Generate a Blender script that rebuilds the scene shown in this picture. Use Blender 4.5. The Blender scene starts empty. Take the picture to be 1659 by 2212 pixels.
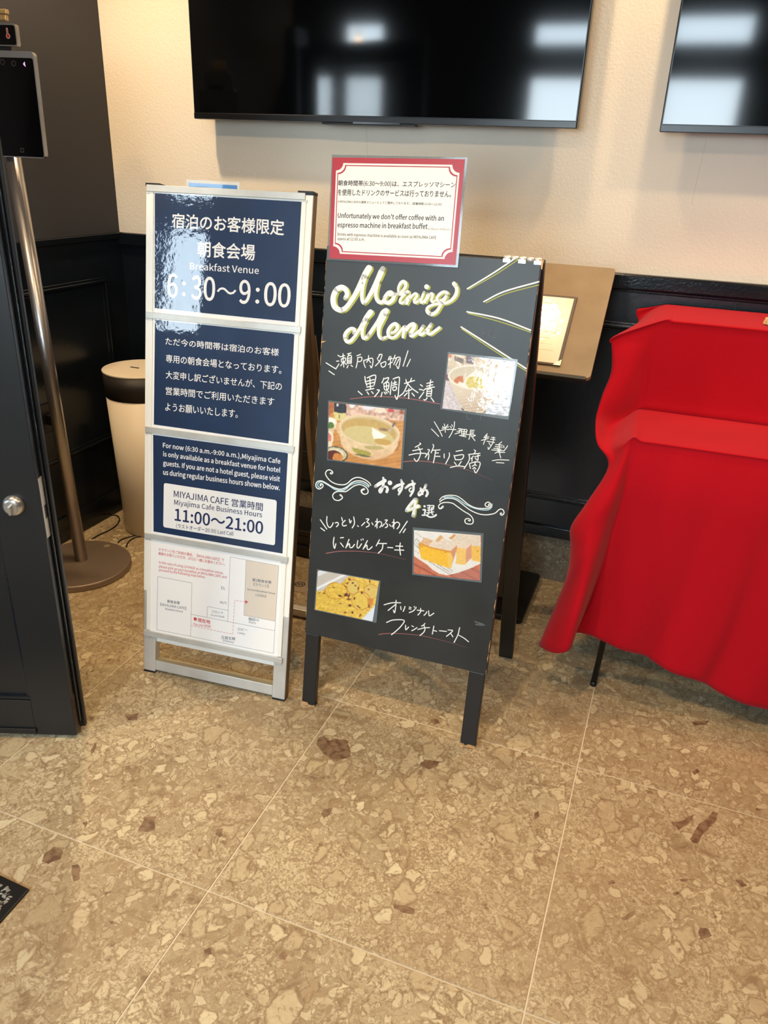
import bpy, bmesh, math, random
import numpy as np
from mathutils import Vector, Matrix
random.seed(7)
S = bpy.context.scene
COL = S.collection
# ---------------------------------------------------------------- camera
F, YAW, PITCH, ROLL, HC = 1672.08, 0.346017, 0.423453, 0.0426785, 1.5
_f = Vector((-math.sin(YAW)*math.cos(PITCH), math.cos(YAW)*math.cos(PITCH), -math.sin(PITCH)))
_r = Vector((math.cos(YAW), math.sin(YAW), 0)); _u = _r.cross(_f)
_c, _s = math.cos(ROLL), math.sin(ROLL)
CR = _r*_c+_u*_s; CU = _u*_c-_r*_s; CF = _f; CO = Vector((0, 0, HC))
cam = bpy.data.objects.new('camera', bpy.data.cameras.new('camera')); COL.objects.link(cam)
cam.matrix_world = Matrix(((CR.x, CU.x, -CF.x, 0), (CR.y, CU.y, -CF.y, 0), (CR.z, CU.z, -CF.z, HC), (0, 0, 0, 1)))
cam.data.sensor_fit = 'HORIZONTAL'; cam.data.sensor_width = 36; cam.data.lens = F/1659*36
cam.data.clip_start = 0.02
S.camera = cam
# ---------------------------------------------------------------- colour management, world
S.view_settings.view_transform = 'Standard'; S.view_settings.look = 'None'
S.view_settings.gamma = 1; S.view_settings.use_curve_mapping = False
S.view_settings.exposure = 0.1
W = bpy.data.worlds.new('world'); S.world = W; W.use_nodes = True
nt = W.node_tree; nt.nodes.clear()
wo = nt.nodes.new('ShaderNodeOutputWorld'); bg = nt.nodes.new('ShaderNodeBackground')
tc = nt.nodes.new('ShaderNodeTexCoord'); sp = nt.nodes.new('ShaderNodeSeparateXYZ'); rp = nt.nodes.new('ShaderNodeValToRGB')
nt.links.new(tc.outputs['Generated'], sp.inputs[0]); nt.links.new(sp.outputs['Z'], rp.inputs[0])
nt.links.new(rp.outputs[0], bg.inputs[0]); nt.links.new(bg.outputs[0], wo.inputs[0])
rp.color_ramp.elements[0].position = 0.0; rp.color_ramp.elements[0].color = (0.75, 0.88, 0.95, 1)
rp.color_ramp.elements[1].position = 0.6; rp.color_ramp.elements[1].color = (0.50, 0.72, 0.95, 1)
bg.inputs[1].default_value = 19.0
LAMP = 1.0
WARM = (1.0, 0.72, 0.43)
def light(name, kind, loc, power, color, target=None, **kw):
    l = bpy.data.lights.new(name, kind); l.energy = power; l.color = color
    for k, v in kw.items(): setattr(l, k, v)
    o = bpy.data.objects.new(name, l); COL.objects.link(o); o.location = loc
    if target is not None: o.rotation_euler = (Vector(target)-Vector(loc)).to_track_quat('-Z', 'Y').to_euler()
    return o
SPOTS = [((-1.98, 2.20, 2.62), (-1.98, 2.45, 0), 78), ((-0.60, 2.36, 2.62), (-0.62, 2.60, 0), 24), ((-0.02, 2.42, 2.62), (-0.02, 2.56, 0), 33),
         ((0.75, 2.10, 2.62), (0.6, 2.42, 0), 46), ((-1.85, 0.75, 2.62), (-1.6, 1.4, 0), 66), ((-0.55, 0.75, 2.62), (-0.7, 1.3, 0), 66),
         ((0.75, 0.75, 2.62), (0.6, 1.2, 0), 44), ((-0.5, -0.7, 2.62), (-0.6, 0.0, 0), 44)]
for i, (l, t, e) in enumerate(SPOTS):
    light('downlight_beam', 'SPOT', l, e*LAMP, WARM, t, spot_size=2.2, spot_blend=0.9, shadow_soft_size=0.035)
# windows of the street front (x0,x1,z0,z1), plane y = FY
FY = -1.6
WINS = [(-3.95, -3.74, 1.0, 2.19), (-3.67, -3.19, 1.0, 2.19), (-3.10, -2.72, 1.0, 2.19), (-1.47, -0.60, 1.25, 2.19), (-1.00, -0.60, 0.85, 1.25), (-0.44, 0.16, 1.2, 2.19),
        (-3.10, -2.72, 2.38, 2.58), (-1.47, -0.90, 2.38, 2.56), (-0.44, 0.16, 2.38, 2.60),
        (-5.6, -5.3, 1.2, 2.2)]
for (x0, x1, z0, z1) in WINS:
    a = light('window_portal', 'AREA', ((x0+x1)/2, FY-0.06, (z0+z1)/2), 1, (1, 1, 1), ((x0+x1)/2, 5, (z0+z1)/2), shape='RECTANGLE', size=x1-x0, size_y=z1-z0)
    a.data.cycles.is_portal = True

# ---------------------------------------------------------------- helpers
def ray(px, py): return CF + CR*((px-829.5)/F) - CU*((py-1106)/F)
def pz(px, py, z=0.0):
    d = ray(px, py); return CO + d*((z-HC)/d.z)
def py_(px, py, y):
    d = ray(px, py); return CO + d*(y/d.y)
def px_(px, py, x):
    d = ray(px, py); return CO + d*(x/d.x)
class Plane:
    def __init__(s, o, u, v):
        s.o = Vector(o); s.u = Vector(u).normalized(); s.v = Vector(v).normalized(); s.n = s.u.cross(s.v).normalized()  # n faces out (towards viewer)
    def hit(s, px, py, off=0.0):
        d = ray(px, py); t = ((s.o+s.n*off-CO).dot(s.n))/d.dot(s.n); return CO+d*t
    def ab(s, px, py, off=0.0):
        p = s.hit(px, py, off)-s.o; return p.dot(s.u), p.dot(s.v)
    def P(s, a, b, c=0.0): return s.o+s.u*a+s.v*b+s.n*c
def lin(c):
    return tuple(((x/255.0)/12.92 if x/255.0 <= 0.04045 else ((x/255.0+0.055)/1.055)**2.4) for x in c)
MATS = {}
def mat(name, rgb, rough=0.5, metal=0.0, coat=0.0, bump=None, spec=0.5, sheen=0.0, alpha=None, noise=None, coat_bump=False, trans=0.0):
    """rgb in sRGB 0-255; bump=(scale,strength,dist); noise=(scale, rgb2, detail, lo, hi)"""
    if name in MATS: return MATS[name]
    m = bpy.data.materials.new(name); m.use_nodes = True; MATS[name] = m
    n = m.node_tree.nodes; L = m.node_tree.links; b = n['Principled BSDF']
    b.inputs['Base Color'].default_value = (*lin(rgb), 1); b.inputs['Roughness'].default_value = rough
    b.inputs['Metallic'].default_value = metal; b.inputs['Specular IOR Level'].default_value = spec
    if coat: b.inputs['Coat Weight'].default_value = coat; b.inputs['Coat Roughness'].default_value = 0.03; b.inputs['Coat IOR'].default_value = 1.7
    if sheen: b.inputs['Sheen Weight'].default_value = sheen; b.inputs['Sheen Roughness'].default_value = 0.5
    if trans: b.inputs['Transmission Weight'].default_value = trans
    if alpha is not None: b.inputs['Alpha'].default_value = alpha
    g = None
    if bump or noise: g = n.new('ShaderNodeNewGeometry')
    if bump:
        t = n.new('ShaderNodeTexNoise'); t.inputs['Scale'].default_value = bump[0]; t.inputs['Detail'].default_value = 3
        bp = n.new('ShaderNodeBump'); bp.inputs['Strength'].default_value = bump[1]; bp.inputs['Distance'].default_value = bump[2]
        L.new(g.outputs['Position'], t.inputs['Vector']); L.new(t.outputs[0], bp.inputs['Height'])
        if coat_bump: L.new(bp.outputs[0], b.inputs['Coat Normal'])
        else: L.new(bp.outputs[0], b.inputs['Normal'])
    if noise:
        t = n.new('ShaderNodeTexNoise'); t.inputs['Scale'].default_value = noise[0]; t.inputs['Detail'].default_value = noise[2]
        L.new(g.outputs['Position'], t.inputs['Vector'])
        r = n.new('ShaderNodeValToRGB'); r.color_ramp.elements[0].position = noise[3]; r.color_ramp.elements[1].position = noise[4]
        r.color_ramp.elements[0].color = (*lin(rgb), 1); r.color_ramp.elements[1].color = (*lin(noise[1]), 1)
        L.new(t.outputs[0], r.inputs[0]); L.new(r.outputs[0], b.inputs['Base Color'])
    return m
ORG = {}
def tag(o, label=None, cat=None, group=None, kind=None):
    if label: o['label'] = label
    if cat: o['category'] = cat
    if group: o['group'] = group
    if kind: o['kind'] = kind
    return o
def empty(name, loc, label=None, cat=None, group=None):
    o = bpy.data.objects.new(name, None); COL.objects.link(o); o.location = loc; o.empty_display_size = 0.05
    ORG[o.name] = Vector(loc); return tag(o, label, cat, group)
class MB:
    def __init__(s): s.v = []; s.f = []; s.m = []; s.sm = []
    def poly(s, pts, mi=0, smooth=False):
        k = len(s.v); s.v += [Vector(p) for p in pts]; s.f.append(list(range(k, k+len(pts)))); s.m.append(mi); s.sm.append(smooth); return s
    def add(s, vs, fs, mi=0, smooth=False):
        k = len(s.v); s.v += [Vector(p) for p in vs]
        for f in fs: s.f.append([k+i for i in f]); s.m.append(mi); s.sm.append(smooth)
        return s
    def hexa(s, p, mi=0):   # 8 points: bottom 4 ccw, top 4 ccw
        return s.add(p, [(3, 2, 1, 0), (4, 5, 6, 7), (0, 1, 5, 4), (1, 2, 6, 5), (2, 3, 7, 6), (3, 0, 4, 7)], mi)
    def box(s, x0, x1, y0, y1, z0, z1, mi=0):
        return s.hexa([(x0, y0, z0), (x1, y0, z0), (x1, y1, z0), (x0, y1, z0), (x0, y0, z1), (x1, y0, z1), (x1, y1, z1), (x0, y1, z1)], mi)
    def pbox(s, P, a0, a1, b0, b1, c0, c1, mi=0):   # box in a Plane's coordinates; c along the outward normal
        return s.hexa([P.P(a0, b0, c0), P.P(a1, b0, c0), P.P(a1, b1, c0), P.P(a0, b1, c0), P.P(a0, b0, c1), P.P(a1, b0, c1), P.P(a1, b1, c1), P.P(a0, b1, c1)], mi)
    def prism(s, pts, d, mi=0):   # pts polygon (world), d extrusion vector
        n = len(pts); a = [Vector(p) for p in pts]; b = [p+Vector(d) for p in a]
        fs = [tuple(range(n-1, -1, -1)), tuple(range(n, 2*n))]+[(i, (i+1) % n, n+(i+1) % n, n+i) for i in range(n)]
        return s.add(a+b, fs, mi)
    def tube(s, pts, r, n=12, mi=0, cap=True):
        pts = [Vector(p) for p in pts]; rs = r if isinstance(r, (list, tuple)) else [r]*len(pts); rings = []
        for i, p in enumerate(pts):
            t = (pts[min(i+1, len(pts)-1)]-pts[max(i-1, 0)]).normalized()
            a = t.cross(Vector((0, 0, 1)) if abs(t.z) < 0.9 else Vector((1, 0, 0))).normalized(); b = t.cross(a)
            rings.append([p+(a*math.cos(2*math.pi*k/n)+b*math.sin(2*math.pi*k/n))*rs[i] for k in range(n)])
        vs = [v for q in rings for v in q]; fs = []
        for i in range(len(pts)-1):
            for k in range(n): fs.append((i*n+k, i*n+(k+1) % n, (i+1)*n+(k+1) % n, (i+1)*n+k))
        k0 = len(s.v); s.add(vs, fs, mi, True)
        if cap:
            s.f += [[k0+i for i in range(n-1, -1, -1)], [k0+(len(pts)-1)*n+i for i in range(n)]]; s.m += [mi, mi]; s.sm += [False, False]
        return s
    def lathe(s, c, prof, n=48, mi=0, axis=Vector((0, 0, 1)), smooth=True):
        c = Vector(c); axis = Vector(axis).normalized()
        a = axis.cross(Vector((0, 1, 0)) if abs(axis.y) < 0.9 else Vector((1, 0, 0))).normalized(); b = axis.cross(a)
        vs = []; fs = []
        for (r, z) in prof:
            for k in range(n): vs.append(c+axis*z+(a*math.cos(2*math.pi*k/n)+b*math.sin(2*math.pi*k/n))*r)
        for i in range(len(prof)-1):
            for k in range(n): fs.append((i*n+k, i*n+(k+1) % n, (i+1)*n+(k+1) % n, (i+1)*n+k))
        k0 = len(s.v); s.add(vs, fs, mi, smooth)
        s.f += [[k0+i for i in range(n-1, -1, -1)], [k0+(len(prof)-1)*n+i for i in range(n)]]; s.m += [mi, mi]; s.sm += [False, False]
        return s
    def build(s, name, mats, parent=None, org=None, bevel=0.0, seg=2, weld=False):
        if not isinstance(mats, (list, tuple)): mats = [mats]
        o0 = ORG[parent.name] if parent is not None else Vector(org or (0, 0, 0))
        me = bpy.data.meshes.new(name); me.from_pydata([tuple(v-o0) for v in s.v], [], s.f)
        for mm in mats: me.materials.append(mm)
        me.polygons.foreach_set('material_index', s.m); me.polygons.foreach_set('use_smooth', s.sm)
        if weld or bevel:
            bm = bmesh.new(); bm.from_mesh(me); bmesh.ops.recalc_face_normals(bm, faces=bm.faces)
            if bevel:
                es = [e for e in bm.edges if len(e.link_faces) == 2 and e.calc_face_angle(0) > 0.5]
                bmesh.ops.bevel(bm, geom=es, offset=bevel, segments=seg, affect='EDGES', profile=0.5)
            bm.to_mesh(me); bm.free()
        me.update()
        o = bpy.data.objects.new(name, me); COL.objects.link(o)
        if parent is not None: o.parent = parent
        else: o.location = o0
        ORG[o.name] = o0
        return o
def rrect(P, a0, a1, b0, b1, r, c=0.0, n=6):
    pts = []
    for (ca, cb, t0) in ((a1-r, b0+r, -90), (a1-r, b1-r, 0), (a0+r, b1-r, 90), (a0+r, b0+r, 180)):
        for k in range(n+1):
            t = math.radians(t0+90*k/n); pts.append(P.P(ca+r*math.cos(t), cb+r*math.sin(t), c))
    return pts
def catmull(p, k=6):
    if len(p) < 3: return [tuple(q) for q in p]
    p = [np.array(q, float) for q in p]; e = [2*p[0]-p[1]]+p+[2*p[-1]-p[-2]]; out = []
    for i in range(1, len(e)-2):
        for j in range(k):
            t = j/k; a, b, c, d = e[i-1], e[i], e[i+1], e[i+2]
            out.append(tuple(0.5*((2*b)+(-a+c)*t+(2*a-5*b+4*c-d)*t*t+(-a+3*b-3*c+d)*t**3)))
    out.append(tuple(p[-1])); return out
# ---- painted strokes: polylines read in a zoomed view (origin ox,oy and scale s), laid on a plane as real flat ribbons
_lay = [0]
def strokes(mb, P, text, ox, oy, s, w, off, sh=(0, 0), smooth=5, mi=0, taper=False):
    for st in text.split('|'):
        pts = []
        for tok in st.split():
            q = [float(x) for x in tok.split(',')]; ww = q[2] if len(q) > 2 else w
            pts.append((ox+q[0]/s+sh[0], oy+q[1]/s+sh[1], ww/s))
        if len(pts) == 1: pts.append((pts[0][0]+0.01, pts[0][1]+0.01, pts[0][2]))
        pp = catmull(pts, smooth) if len(pts) > 2 else pts
        _lay[0] += 1; c = off+(_lay[0] % 40)*4e-6
        ab = [(*P.ab(x, y, 0), r/2) for x, y, r in pp]
        # pixel -> metre scale at this spot
        x0, y0, _ = pp[0]; q1 = P.ab(x0+1, y0); q0 = P.ab(x0, y0); k = math.hypot(q1[0]-q0[0], q1[1]-q0[1])
        n = len(ab); L = []; R = []
        for i in range(n):
            a0 = ab[max(i-1, 0)]; a1 = ab[min(i+1, n-1)]; dx, dy = a1[0]-a0[0], a1[1]-a0[1]; l = math.hypot(dx, dy) or 1
            r = ab[i][2]*k*(1-(0.85*i/(n-1)) if taper else 1)
            L.append(P.P(ab[i][0]-dy/l*r, ab[i][1]+dx/l*r, c)); R.append(P.P(ab[i][0]+dy/l*r, ab[i][1]-dx/l*r, c))
        vs = L+R; mb.add(vs, [(i, i+n, i+n+1, i+1) for i in range(n-1)], mi)
        caps = [(0, c), (n-1, c)]
        if n > 2 and ab[0][2]*k > 0.003:
            caps += [(i, c) for i in range(0, n, 3)]
        for (i, cc) in caps:
            r = ab[i][2]*k*(1-(0.85*i/(n-1)) if taper else 1)
            mb.poly([P.P(ab[i][0]+r*math.cos(t*math.pi/5), ab[i][1]+r*math.sin(t*math.pi/5), cc+1e-6*(i % 7)) for t in range(10)], mi)
# ---- printed lettering: real glyph outlines fitted between bottom-left, bottom-right and top-left
import os
FONT = None; _TC = []
try:   # glyph set that ships inside Blender itself; the built-in font (with the same fallback glyphs) is used when it is not there
    _fp = os.path.join(bpy.utils.resource_path('LOCAL'), 'datafiles', 'fonts', 'Noto Sans CJK Regular.woff2')
    if os.path.exists(_fp): FONT = bpy.data.fonts.load(_fp)
except Exception: FONT = None
def lettering(mb, P, s, tl, bl, br, conv, off, bold=0.0, mi=0):
    if not _TC:
        cu = bpy.data.curves.new('t', 'FONT'); cu.size = 1.0; cu.resolution_u = 2; cu.fill_mode = 'FRONT'; _TC.append(cu)
        if FONT: cu.font = FONT
    cu = _TC[0]; cu.body = s; cu.resolution_u = 5 if abs(P.ab(*conv(*tl))[1]-P.ab(*conv(*bl))[1]) > 0.022 else 2
    o = bpy.data.objects.new('t', cu); me = o.to_mesh()
    vs = np.array([v.co[:] for v in me.vertices]); fs = [tuple(p.vertices) for p in me.polygons]
    o.to_mesh_clear(); bpy.data.objects.remove(o)
    if len(vs) == 0: return
    mn = vs.min(0); mx = vs.max(0)
    A = np.array(P.ab(*conv(*bl), 0)); B = np.array(P.ab(*conv(*br), 0)); C = np.array(P.ab(*conv(*tl), 0))
    U = (vs[:, 0]-mn[0])/(mx[0]-mn[0]); V = (vs[:, 1]-mn[1])/(mx[1]-mn[1])
    # keep glyphs upright on the sheet: use the sheet's own vertical for the rise
    rise = np.array([0.0, C[1]-A[1]])
    em = 0.85*(C[1]-A[1])*bold
    for k, (da, db) in enumerate(((0, 0),) if bold == 0 else ((-em, 0), (em, 0), (0, em), (0, -em))):
        mb.add([P.P(*(A+(B-A)*u+rise*v+np.array([da, db])), off+k*6e-6) for u, v in zip(U, V)], fs, mi)

# ================================================================ MATERIALS
def stone_material(name, tint, per_object=True, contrast=1.0):
    m = bpy.data.materials.new(name); m.use_nodes = True; N = m.node_tree.nodes; L = m.node_tree.links; b = N['Principled BSDF']
    g = N.new('ShaderNodeNewGeometry'); vec = g.outputs['Position']
    if per_object:
        oi = N.new('ShaderNodeObjectInfo'); mu = N.new('ShaderNodeVectorMath'); mu.operation = 'SCALE'; mu.inputs['Scale'].default_value = 1.0
        cx = N.new('ShaderNodeCombineXYZ'); mm = N.new('ShaderNodeMath'); mm.operation = 'MULTIPLY'; mm.inputs[1].default_value = 40
        L.new(oi.outputs['Random'], mm.inputs[0]); L.new(mm.outputs[0], cx.inputs['X']); L.new(mm.outputs[0], cx.inputs['Z'])
        ad = N.new('ShaderNodeVectorMath'); L.new(vec, ad.inputs[0]); L.new(cx.outputs[0], ad.inputs[1]); vec = ad.outputs[0]
    # wobble
    wn = N.new('ShaderNodeTexNoise'); wn.inputs['Scale'].default_value = 22; wn.inputs['Detail'].default_value = 4; L.new(vec, wn.inputs['Vector'])
    ws = N.new('ShaderNodeVectorMath'); ws.operation = 'SCALE'; ws.inputs['Scale'].default_value = 0.045; L.new(wn.outputs['Color'], ws.inputs[0])
    wa = N.new('ShaderNodeVectorMath'); L.new(vec, wa.inputs[0]); L.new(ws.outputs[0], wa.inputs[1]); wv = wa.outputs[0]
    def ramp(src, stops, interp='LINEAR'):
        r = N.new('ShaderNodeValToRGB'); r.color_ramp.interpolation = interp
        while len(r.color_ramp.elements) < len(stops): r.color_ramp.elements.new(0.5)
        for e, (p, c) in zip(r.color_ramp.elements, stops):
            e.position = p; e.color = (*(c if isinstance(c, tuple) else (c, c, c)), 1)
        L.new(src, r.inputs[0]); return r.outputs[0]
    def mix(fac, a, bb, mode='MIX'):
        x = N.new('ShaderNodeMix'); x.data_type = 'RGBA'; x.blend_type = mode
        if isinstance(fac, float): x.inputs[0].default_value = fac
        else: L.new(fac, x.inputs[0])
        for i, q in ((6, a), (7, bb)):
            if isinstance(q, tuple): x.inputs[i].default_value = (*q, 1)
            else: L.new(q, x.inputs[i])
        return x.outputs[2]
    def mul(a, bb):
        x = N.new('ShaderNodeMath'); x.operation = 'MULTIPLY'; L.new(a, x.inputs[0])
        if isinstance(bb, float): x.inputs[1].default_value = bb
        else: L.new(bb, x.inputs[1])
        return x.outputs[0]
    T = lambda r, gg, bb: tuple(a*k for a, k in zip(lin((r, gg, bb)), tint))
    n1 = N.new('ShaderNodeTexNoise'); n1.inputs['Scale'].default_value = 3.2; n1.inputs['Detail'].default_value = 5; L.new(vec, n1.inputs['Vector'])
    base = ramp(n1.outputs[0], [(0.3, T(176, 152, 124)), (0.5, T(196, 174, 144)), (0.72, T(206, 186, 156))])
    n2 = N.new('ShaderNodeTexNoise'); n2.inputs['Scale'].default_value = 70; n2.inputs['Detail'].default_value = 4; L.new(wv, n2.inputs['Vector'])
    base = mix(ramp(n2.outputs[0], [(0.35, 0.0), (0.7, 0.5)]), base, T(160, 136, 108))
    def clast(scale, lo, hi, c_stops, edge, strength, base, sx=1.0):
        mp = N.new('ShaderNodeMapping'); mp.inputs['Scale'].default_value = (sx, 1, 1); mp.inputs['Rotation'].default_value = (0, 0, 0.5*sx); L.new(wv, mp.inputs['Vector'])
        v1 = N.new('ShaderNodeTexVoronoi'); v1.inputs['Scale'].default_value = scale; L.new(mp.outputs[0], v1.inputs['Vector'])
        v2 = N.new('ShaderNodeTexVoronoi'); v2.feature = 'DISTANCE_TO_EDGE'; v2.inputs['Scale'].default_value = scale; L.new(mp.outputs[0], v2.inputs['Vector'])
        sc = N.new('ShaderNodeSeparateColor'); L.new(v1.outputs['Color'], sc.inputs[0])
        pick = ramp(sc.outputs[0], [(lo, 0.0), (lo+0.001, 1.0), (hi, 1.0), (min(hi+0.001, 1), 0.0)])
        inside = ramp(v2.outputs['Distance'], [(edge, 0.0), (edge*1.8, 1.0)])
        col = ramp(sc.outputs[1], c_stops)
        col = mix(mul(n2.outputs[0], 0.5), col, T(168, 146, 118))
        out = mix(mul(mul(pick, inside), strength), base, col)
        # thin darker rim of the picked pieces
        rim = ramp(v2.outputs['Distance'], [(edge*0.3, 0.0), (edge*0.8, 1.0), (edge*1.4, 0.0)])
        return mix(mul(mul(pick, rim), 0.6), out, T(132, 102, 74))
    n5 = N.new('ShaderNodeTexNoise'); n5.inputs['Scale'].default_value = 160; n5.inputs['Detail'].default_value = 5; n5.inputs['Roughness'].default_value = 0.7; L.new(vec, n5.inputs['Vector'])
    base = mix(ramp(n5.outputs[0], [(0.40, 0.6), (0.5, 0.0)]), base, T(132, 106, 78)); base = mix(ramp(n5.outputs[0], [(0.51, 0.0), (0.62, 0.6)]), base, T(232, 214, 184))
    base = clast(3.4, 0.0, 0.25, [(0, T(160, 138, 110)), (1, T(182, 162, 132))], 0.05, 0.7, base, 1.4)
    base = clast(6.5, 0.2, 0.42, [(0, T(164, 142, 114)), (1, T(202, 182, 150))], 0.07, 0.8, base, 1.3)
    base = clast(95.0, 0.0, 0.5, [(0, T(150, 120, 90)), (1, T(236, 218, 188))], 0.06, 0.7, base)
    base = clast(46.0, 0.0, 0.45, [(0, T(158, 128, 96)), (1, T(232, 214, 184))], 0.07, 0.72, base)
    base = clast(24.0, 0.42, 0.62, [(0, T(226, 206, 174)), (0.6, T(238, 222, 192)), (1, T(172, 142, 110))], 0.12, 0.9, base, 1.3)
    base = clast(11.0, 0.66, 0.78, [(0, T(224, 204, 172)), (1, T(196, 172, 140))], 0.12, 0.8, base, 1.7)
    base = clast(30.0, 0.955, 1.0, [(0, T(104, 76, 56)), (1, T(140, 108, 82))], 0.20, 0.95, base, 0.7)
    base = clast(85.0, 0.965, 1.0, [(0, T(84, 56, 38)), (1, T(116, 82, 58))], 0.20, 0.95, base)
    # squiggly hair veins
    n3 = N.new('ShaderNodeTexNoise'); n3.inputs['Scale'].default_value = 21; n3.inputs['Detail'].default_value = 6; n3.inputs['Distortion'].default_value = 1.2; L.new(wv, n3.inputs['Vector'])
    vein = ramp(n3.outputs[0], [(0.482, 0.0), (0.5, 0.75), (0.518, 0.0)])
    base = mix(vein, base, T(146, 118, 90))
    n4 = N.new('ShaderNodeTexNoise'); n4.inputs['Scale'].default_value = 1.3; n4.inputs['Detail'].default_value = 3; L.new(vec, n4.inputs['Vector'])
    base = mix(ramp(n4.outputs[0], [(0.48, 0.0), (0.72, 0.5)]), base, T(158, 128, 98))
    L.new(base, b.inputs['Base Color'])
    b.inputs['Roughness'].default_value = 0.42; b.inputs['Specular IOR Level'].default_value = 0.4
    return m
M_TILE = stone_material('breccia_tile', (0.93, 0.97, 0.88))
M_BASET = stone_material('grey_breccia', (0.62, 0.72, 0.82))
M_GROUT = mat('grout', (214, 200, 172), 0.8)
M_CREAM = mat('cream_wallpaper', (236, 226, 208), 0.75, bump=(130, 0.35, 0.004))
M_DKWALL = mat('charcoal_wallpaper', (55, 55, 59), 0.8, bump=(150, 0.3, 0.003))
M_DADO = mat('navy_black_paint', (16, 21, 28), 0.26, bump=(60, 0.12, 0.003), noise=(9, (19, 26, 34), 4, 0.35, 0.7))
M_DADO2 = mat('black_paint_moulding', (16, 22, 28), 0.17, bump=(140, 0.2, 0.002))
M_DOOR = mat('satin_black_door_paint', (24, 25, 26), 0.34, bump=(70, 0.1, 0.002), noise=(7, (28, 28, 28), 4, 0.35, 0.7))
M_WHITEP = mat('white_plaster', (205, 198, 186), 0.85)
M_BROWNW = mat('brown_partition', (92, 66, 48), 0.6, noise=(4, (74, 52, 38), 4, 0.3, 0.7))
M_DARKW = mat('dark_room_wall', (48, 44, 42), 0.7)
M_GLASSW = mat('clear_window_glass', (255, 255, 255), 0.0, trans=1.0, alpha=0.25, spec=0.3)
M_SCREEN = mat('tv_screen', (3, 4, 6), 0.07, spec=0.65)
M_BEZEL = mat('tv_bezel', (14, 15, 18), 0.3, spec=0.5)
M_ALU = mat('silver_aluminium', (214, 212, 204), 0.40, metal=0.35, noise=(14, (200, 197, 188), 3, 0.35, 0.7))
M_ALUD = mat('aluminium_shaded', (130, 112, 92), 0.45, metal=0.6)  # darker brown copy of the aluminium, shade put into the colour
M_CREAMP = mat('cream_plastic_channel', (246, 242, 230), 0.35)
M_BLKP = mat('black_plastic', (16, 16, 17), 0.4)
M_CHALK = mat('chalkboard_black', (46, 48, 46), 0.40, spec=0.45, bump=(45, 0.08, 0.002), noise=(6, (34, 35, 33), 6, 0.35, 0.68))
M_BLKWOOD = mat('black_painted_wood', (28, 27, 26), 0.4, bump=(80, 0.12, 0.002))
M_REDWOOD = mat('red_brown_stained_edge', (52, 26, 18), 0.45)
M_WOODEDGE = mat('worn_wood_edge', (30, 28, 26), 0.6, noise=(55, (196, 150, 96), 3, 0.52, 0.58))
M_WOODRAW = mat('bare_wood', (205, 158, 104), 0.65)
M_WCHALK = mat('white_chalk_marker', (236, 236, 230), 0.6)
M_WCHALKB = mat('white_chalk_marker_streaky', (232, 233, 230), 0.6, noise=(110, (206, 210, 214), 3, 0.45, 0.75))
M_YCHALK = mat('green_yellow_chalk', (168, 172, 72), 0.6)
M_BCHALK = mat('pale_blue_chalk', (168, 202, 212), 0.6)
M_RCHALK = mat('dull_red_chalk', (150, 92, 88), 0.6)
M_GCHALK = mat('faint_grey_chalk', (92, 96, 95), 0.7)
M_RED = mat('red_felt', (178, 16, 29), 1.0, sheen=0.06, bump=(420, 0.35, 0.001), spec=0.08)
GL = dict(coat=1.0, bump=(60, 0.10, 0.0025), coat_bump=True, rough=0.55)
M_NAVY = mat('navy_glossy_print', (12, 38, 72), **GL, noise=(7, (17, 46, 84), 5, 0.35, 0.7))
M_PWHITE = mat('white_glossy_print', (248, 245, 240), **GL)
M_PWHITE2 = mat('white_paper', (250, 246, 240), 0.45)
M_PNAVY2 = mat('navy_ink', (24, 40, 86), **GL)
M_PGREY = mat('grey_ink', (120, 122, 130), 0.5)
M_PRED = mat('red_ink', (208, 84, 84), 0.5)
M_PBEIGE = mat('beige_ink', (228, 212, 192), 0.45)
M_NRED = mat('crimson_print', (168, 32, 44), 0.35)
M_NWHITE = mat('notice_white', (238, 232, 222), 0.35)
M_NBLACK = mat('black_ink', (40, 36, 36), 0.4)
M_FILM = mat('clear_laminate', (206, 216, 220), 0.12, alpha=0.30, spec=0.8)
M_FILMD = mat('laminate_margin', (120, 132, 138), 0.10, alpha=0.5, spec=0.8)
M_STEEL = mat('brushed_steel', (206, 204, 200), 0.28, metal=0.9)
M_POLE = mat('satin_silver_pole', (176, 172, 170), 0.30, metal=0.9)
M_DISC = mat('bronze_grey_base', (146, 128, 112), 0.42, metal=0.55)
M_BINC = mat('cream_bin_plastic', (226, 214, 192), 0.45)
M_BINB = mat('black_bin_band', (36, 32, 28), 0.5)
M_STAND = mat('tan_leatherette', (150, 128, 98), 0.5, bump=(60, 0.15, 0.003), noise=(8, (132, 110, 82), 5, 0.35, 0.7))
M_MENU = mat('menu_page_glossy', (240, 222, 198), 0.25, coat=1.0, bump=(50, 0.15, 0.004), coat_bump=True)
M_CARD = mat('brown_card', (186, 164, 132), 0.7)
M_CARDE = mat('brown_card_edge', (120, 92, 66), 0.7)

# ================================================================ ROOM
XL, YB, ZC = -2.245, 2.82, 3.6
def struct(name, mb, mats, parent=None, **k):
    o = mb.build(name, mats, parent, **k)
    if parent is None: o['kind'] = 'structure'
    return o
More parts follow.
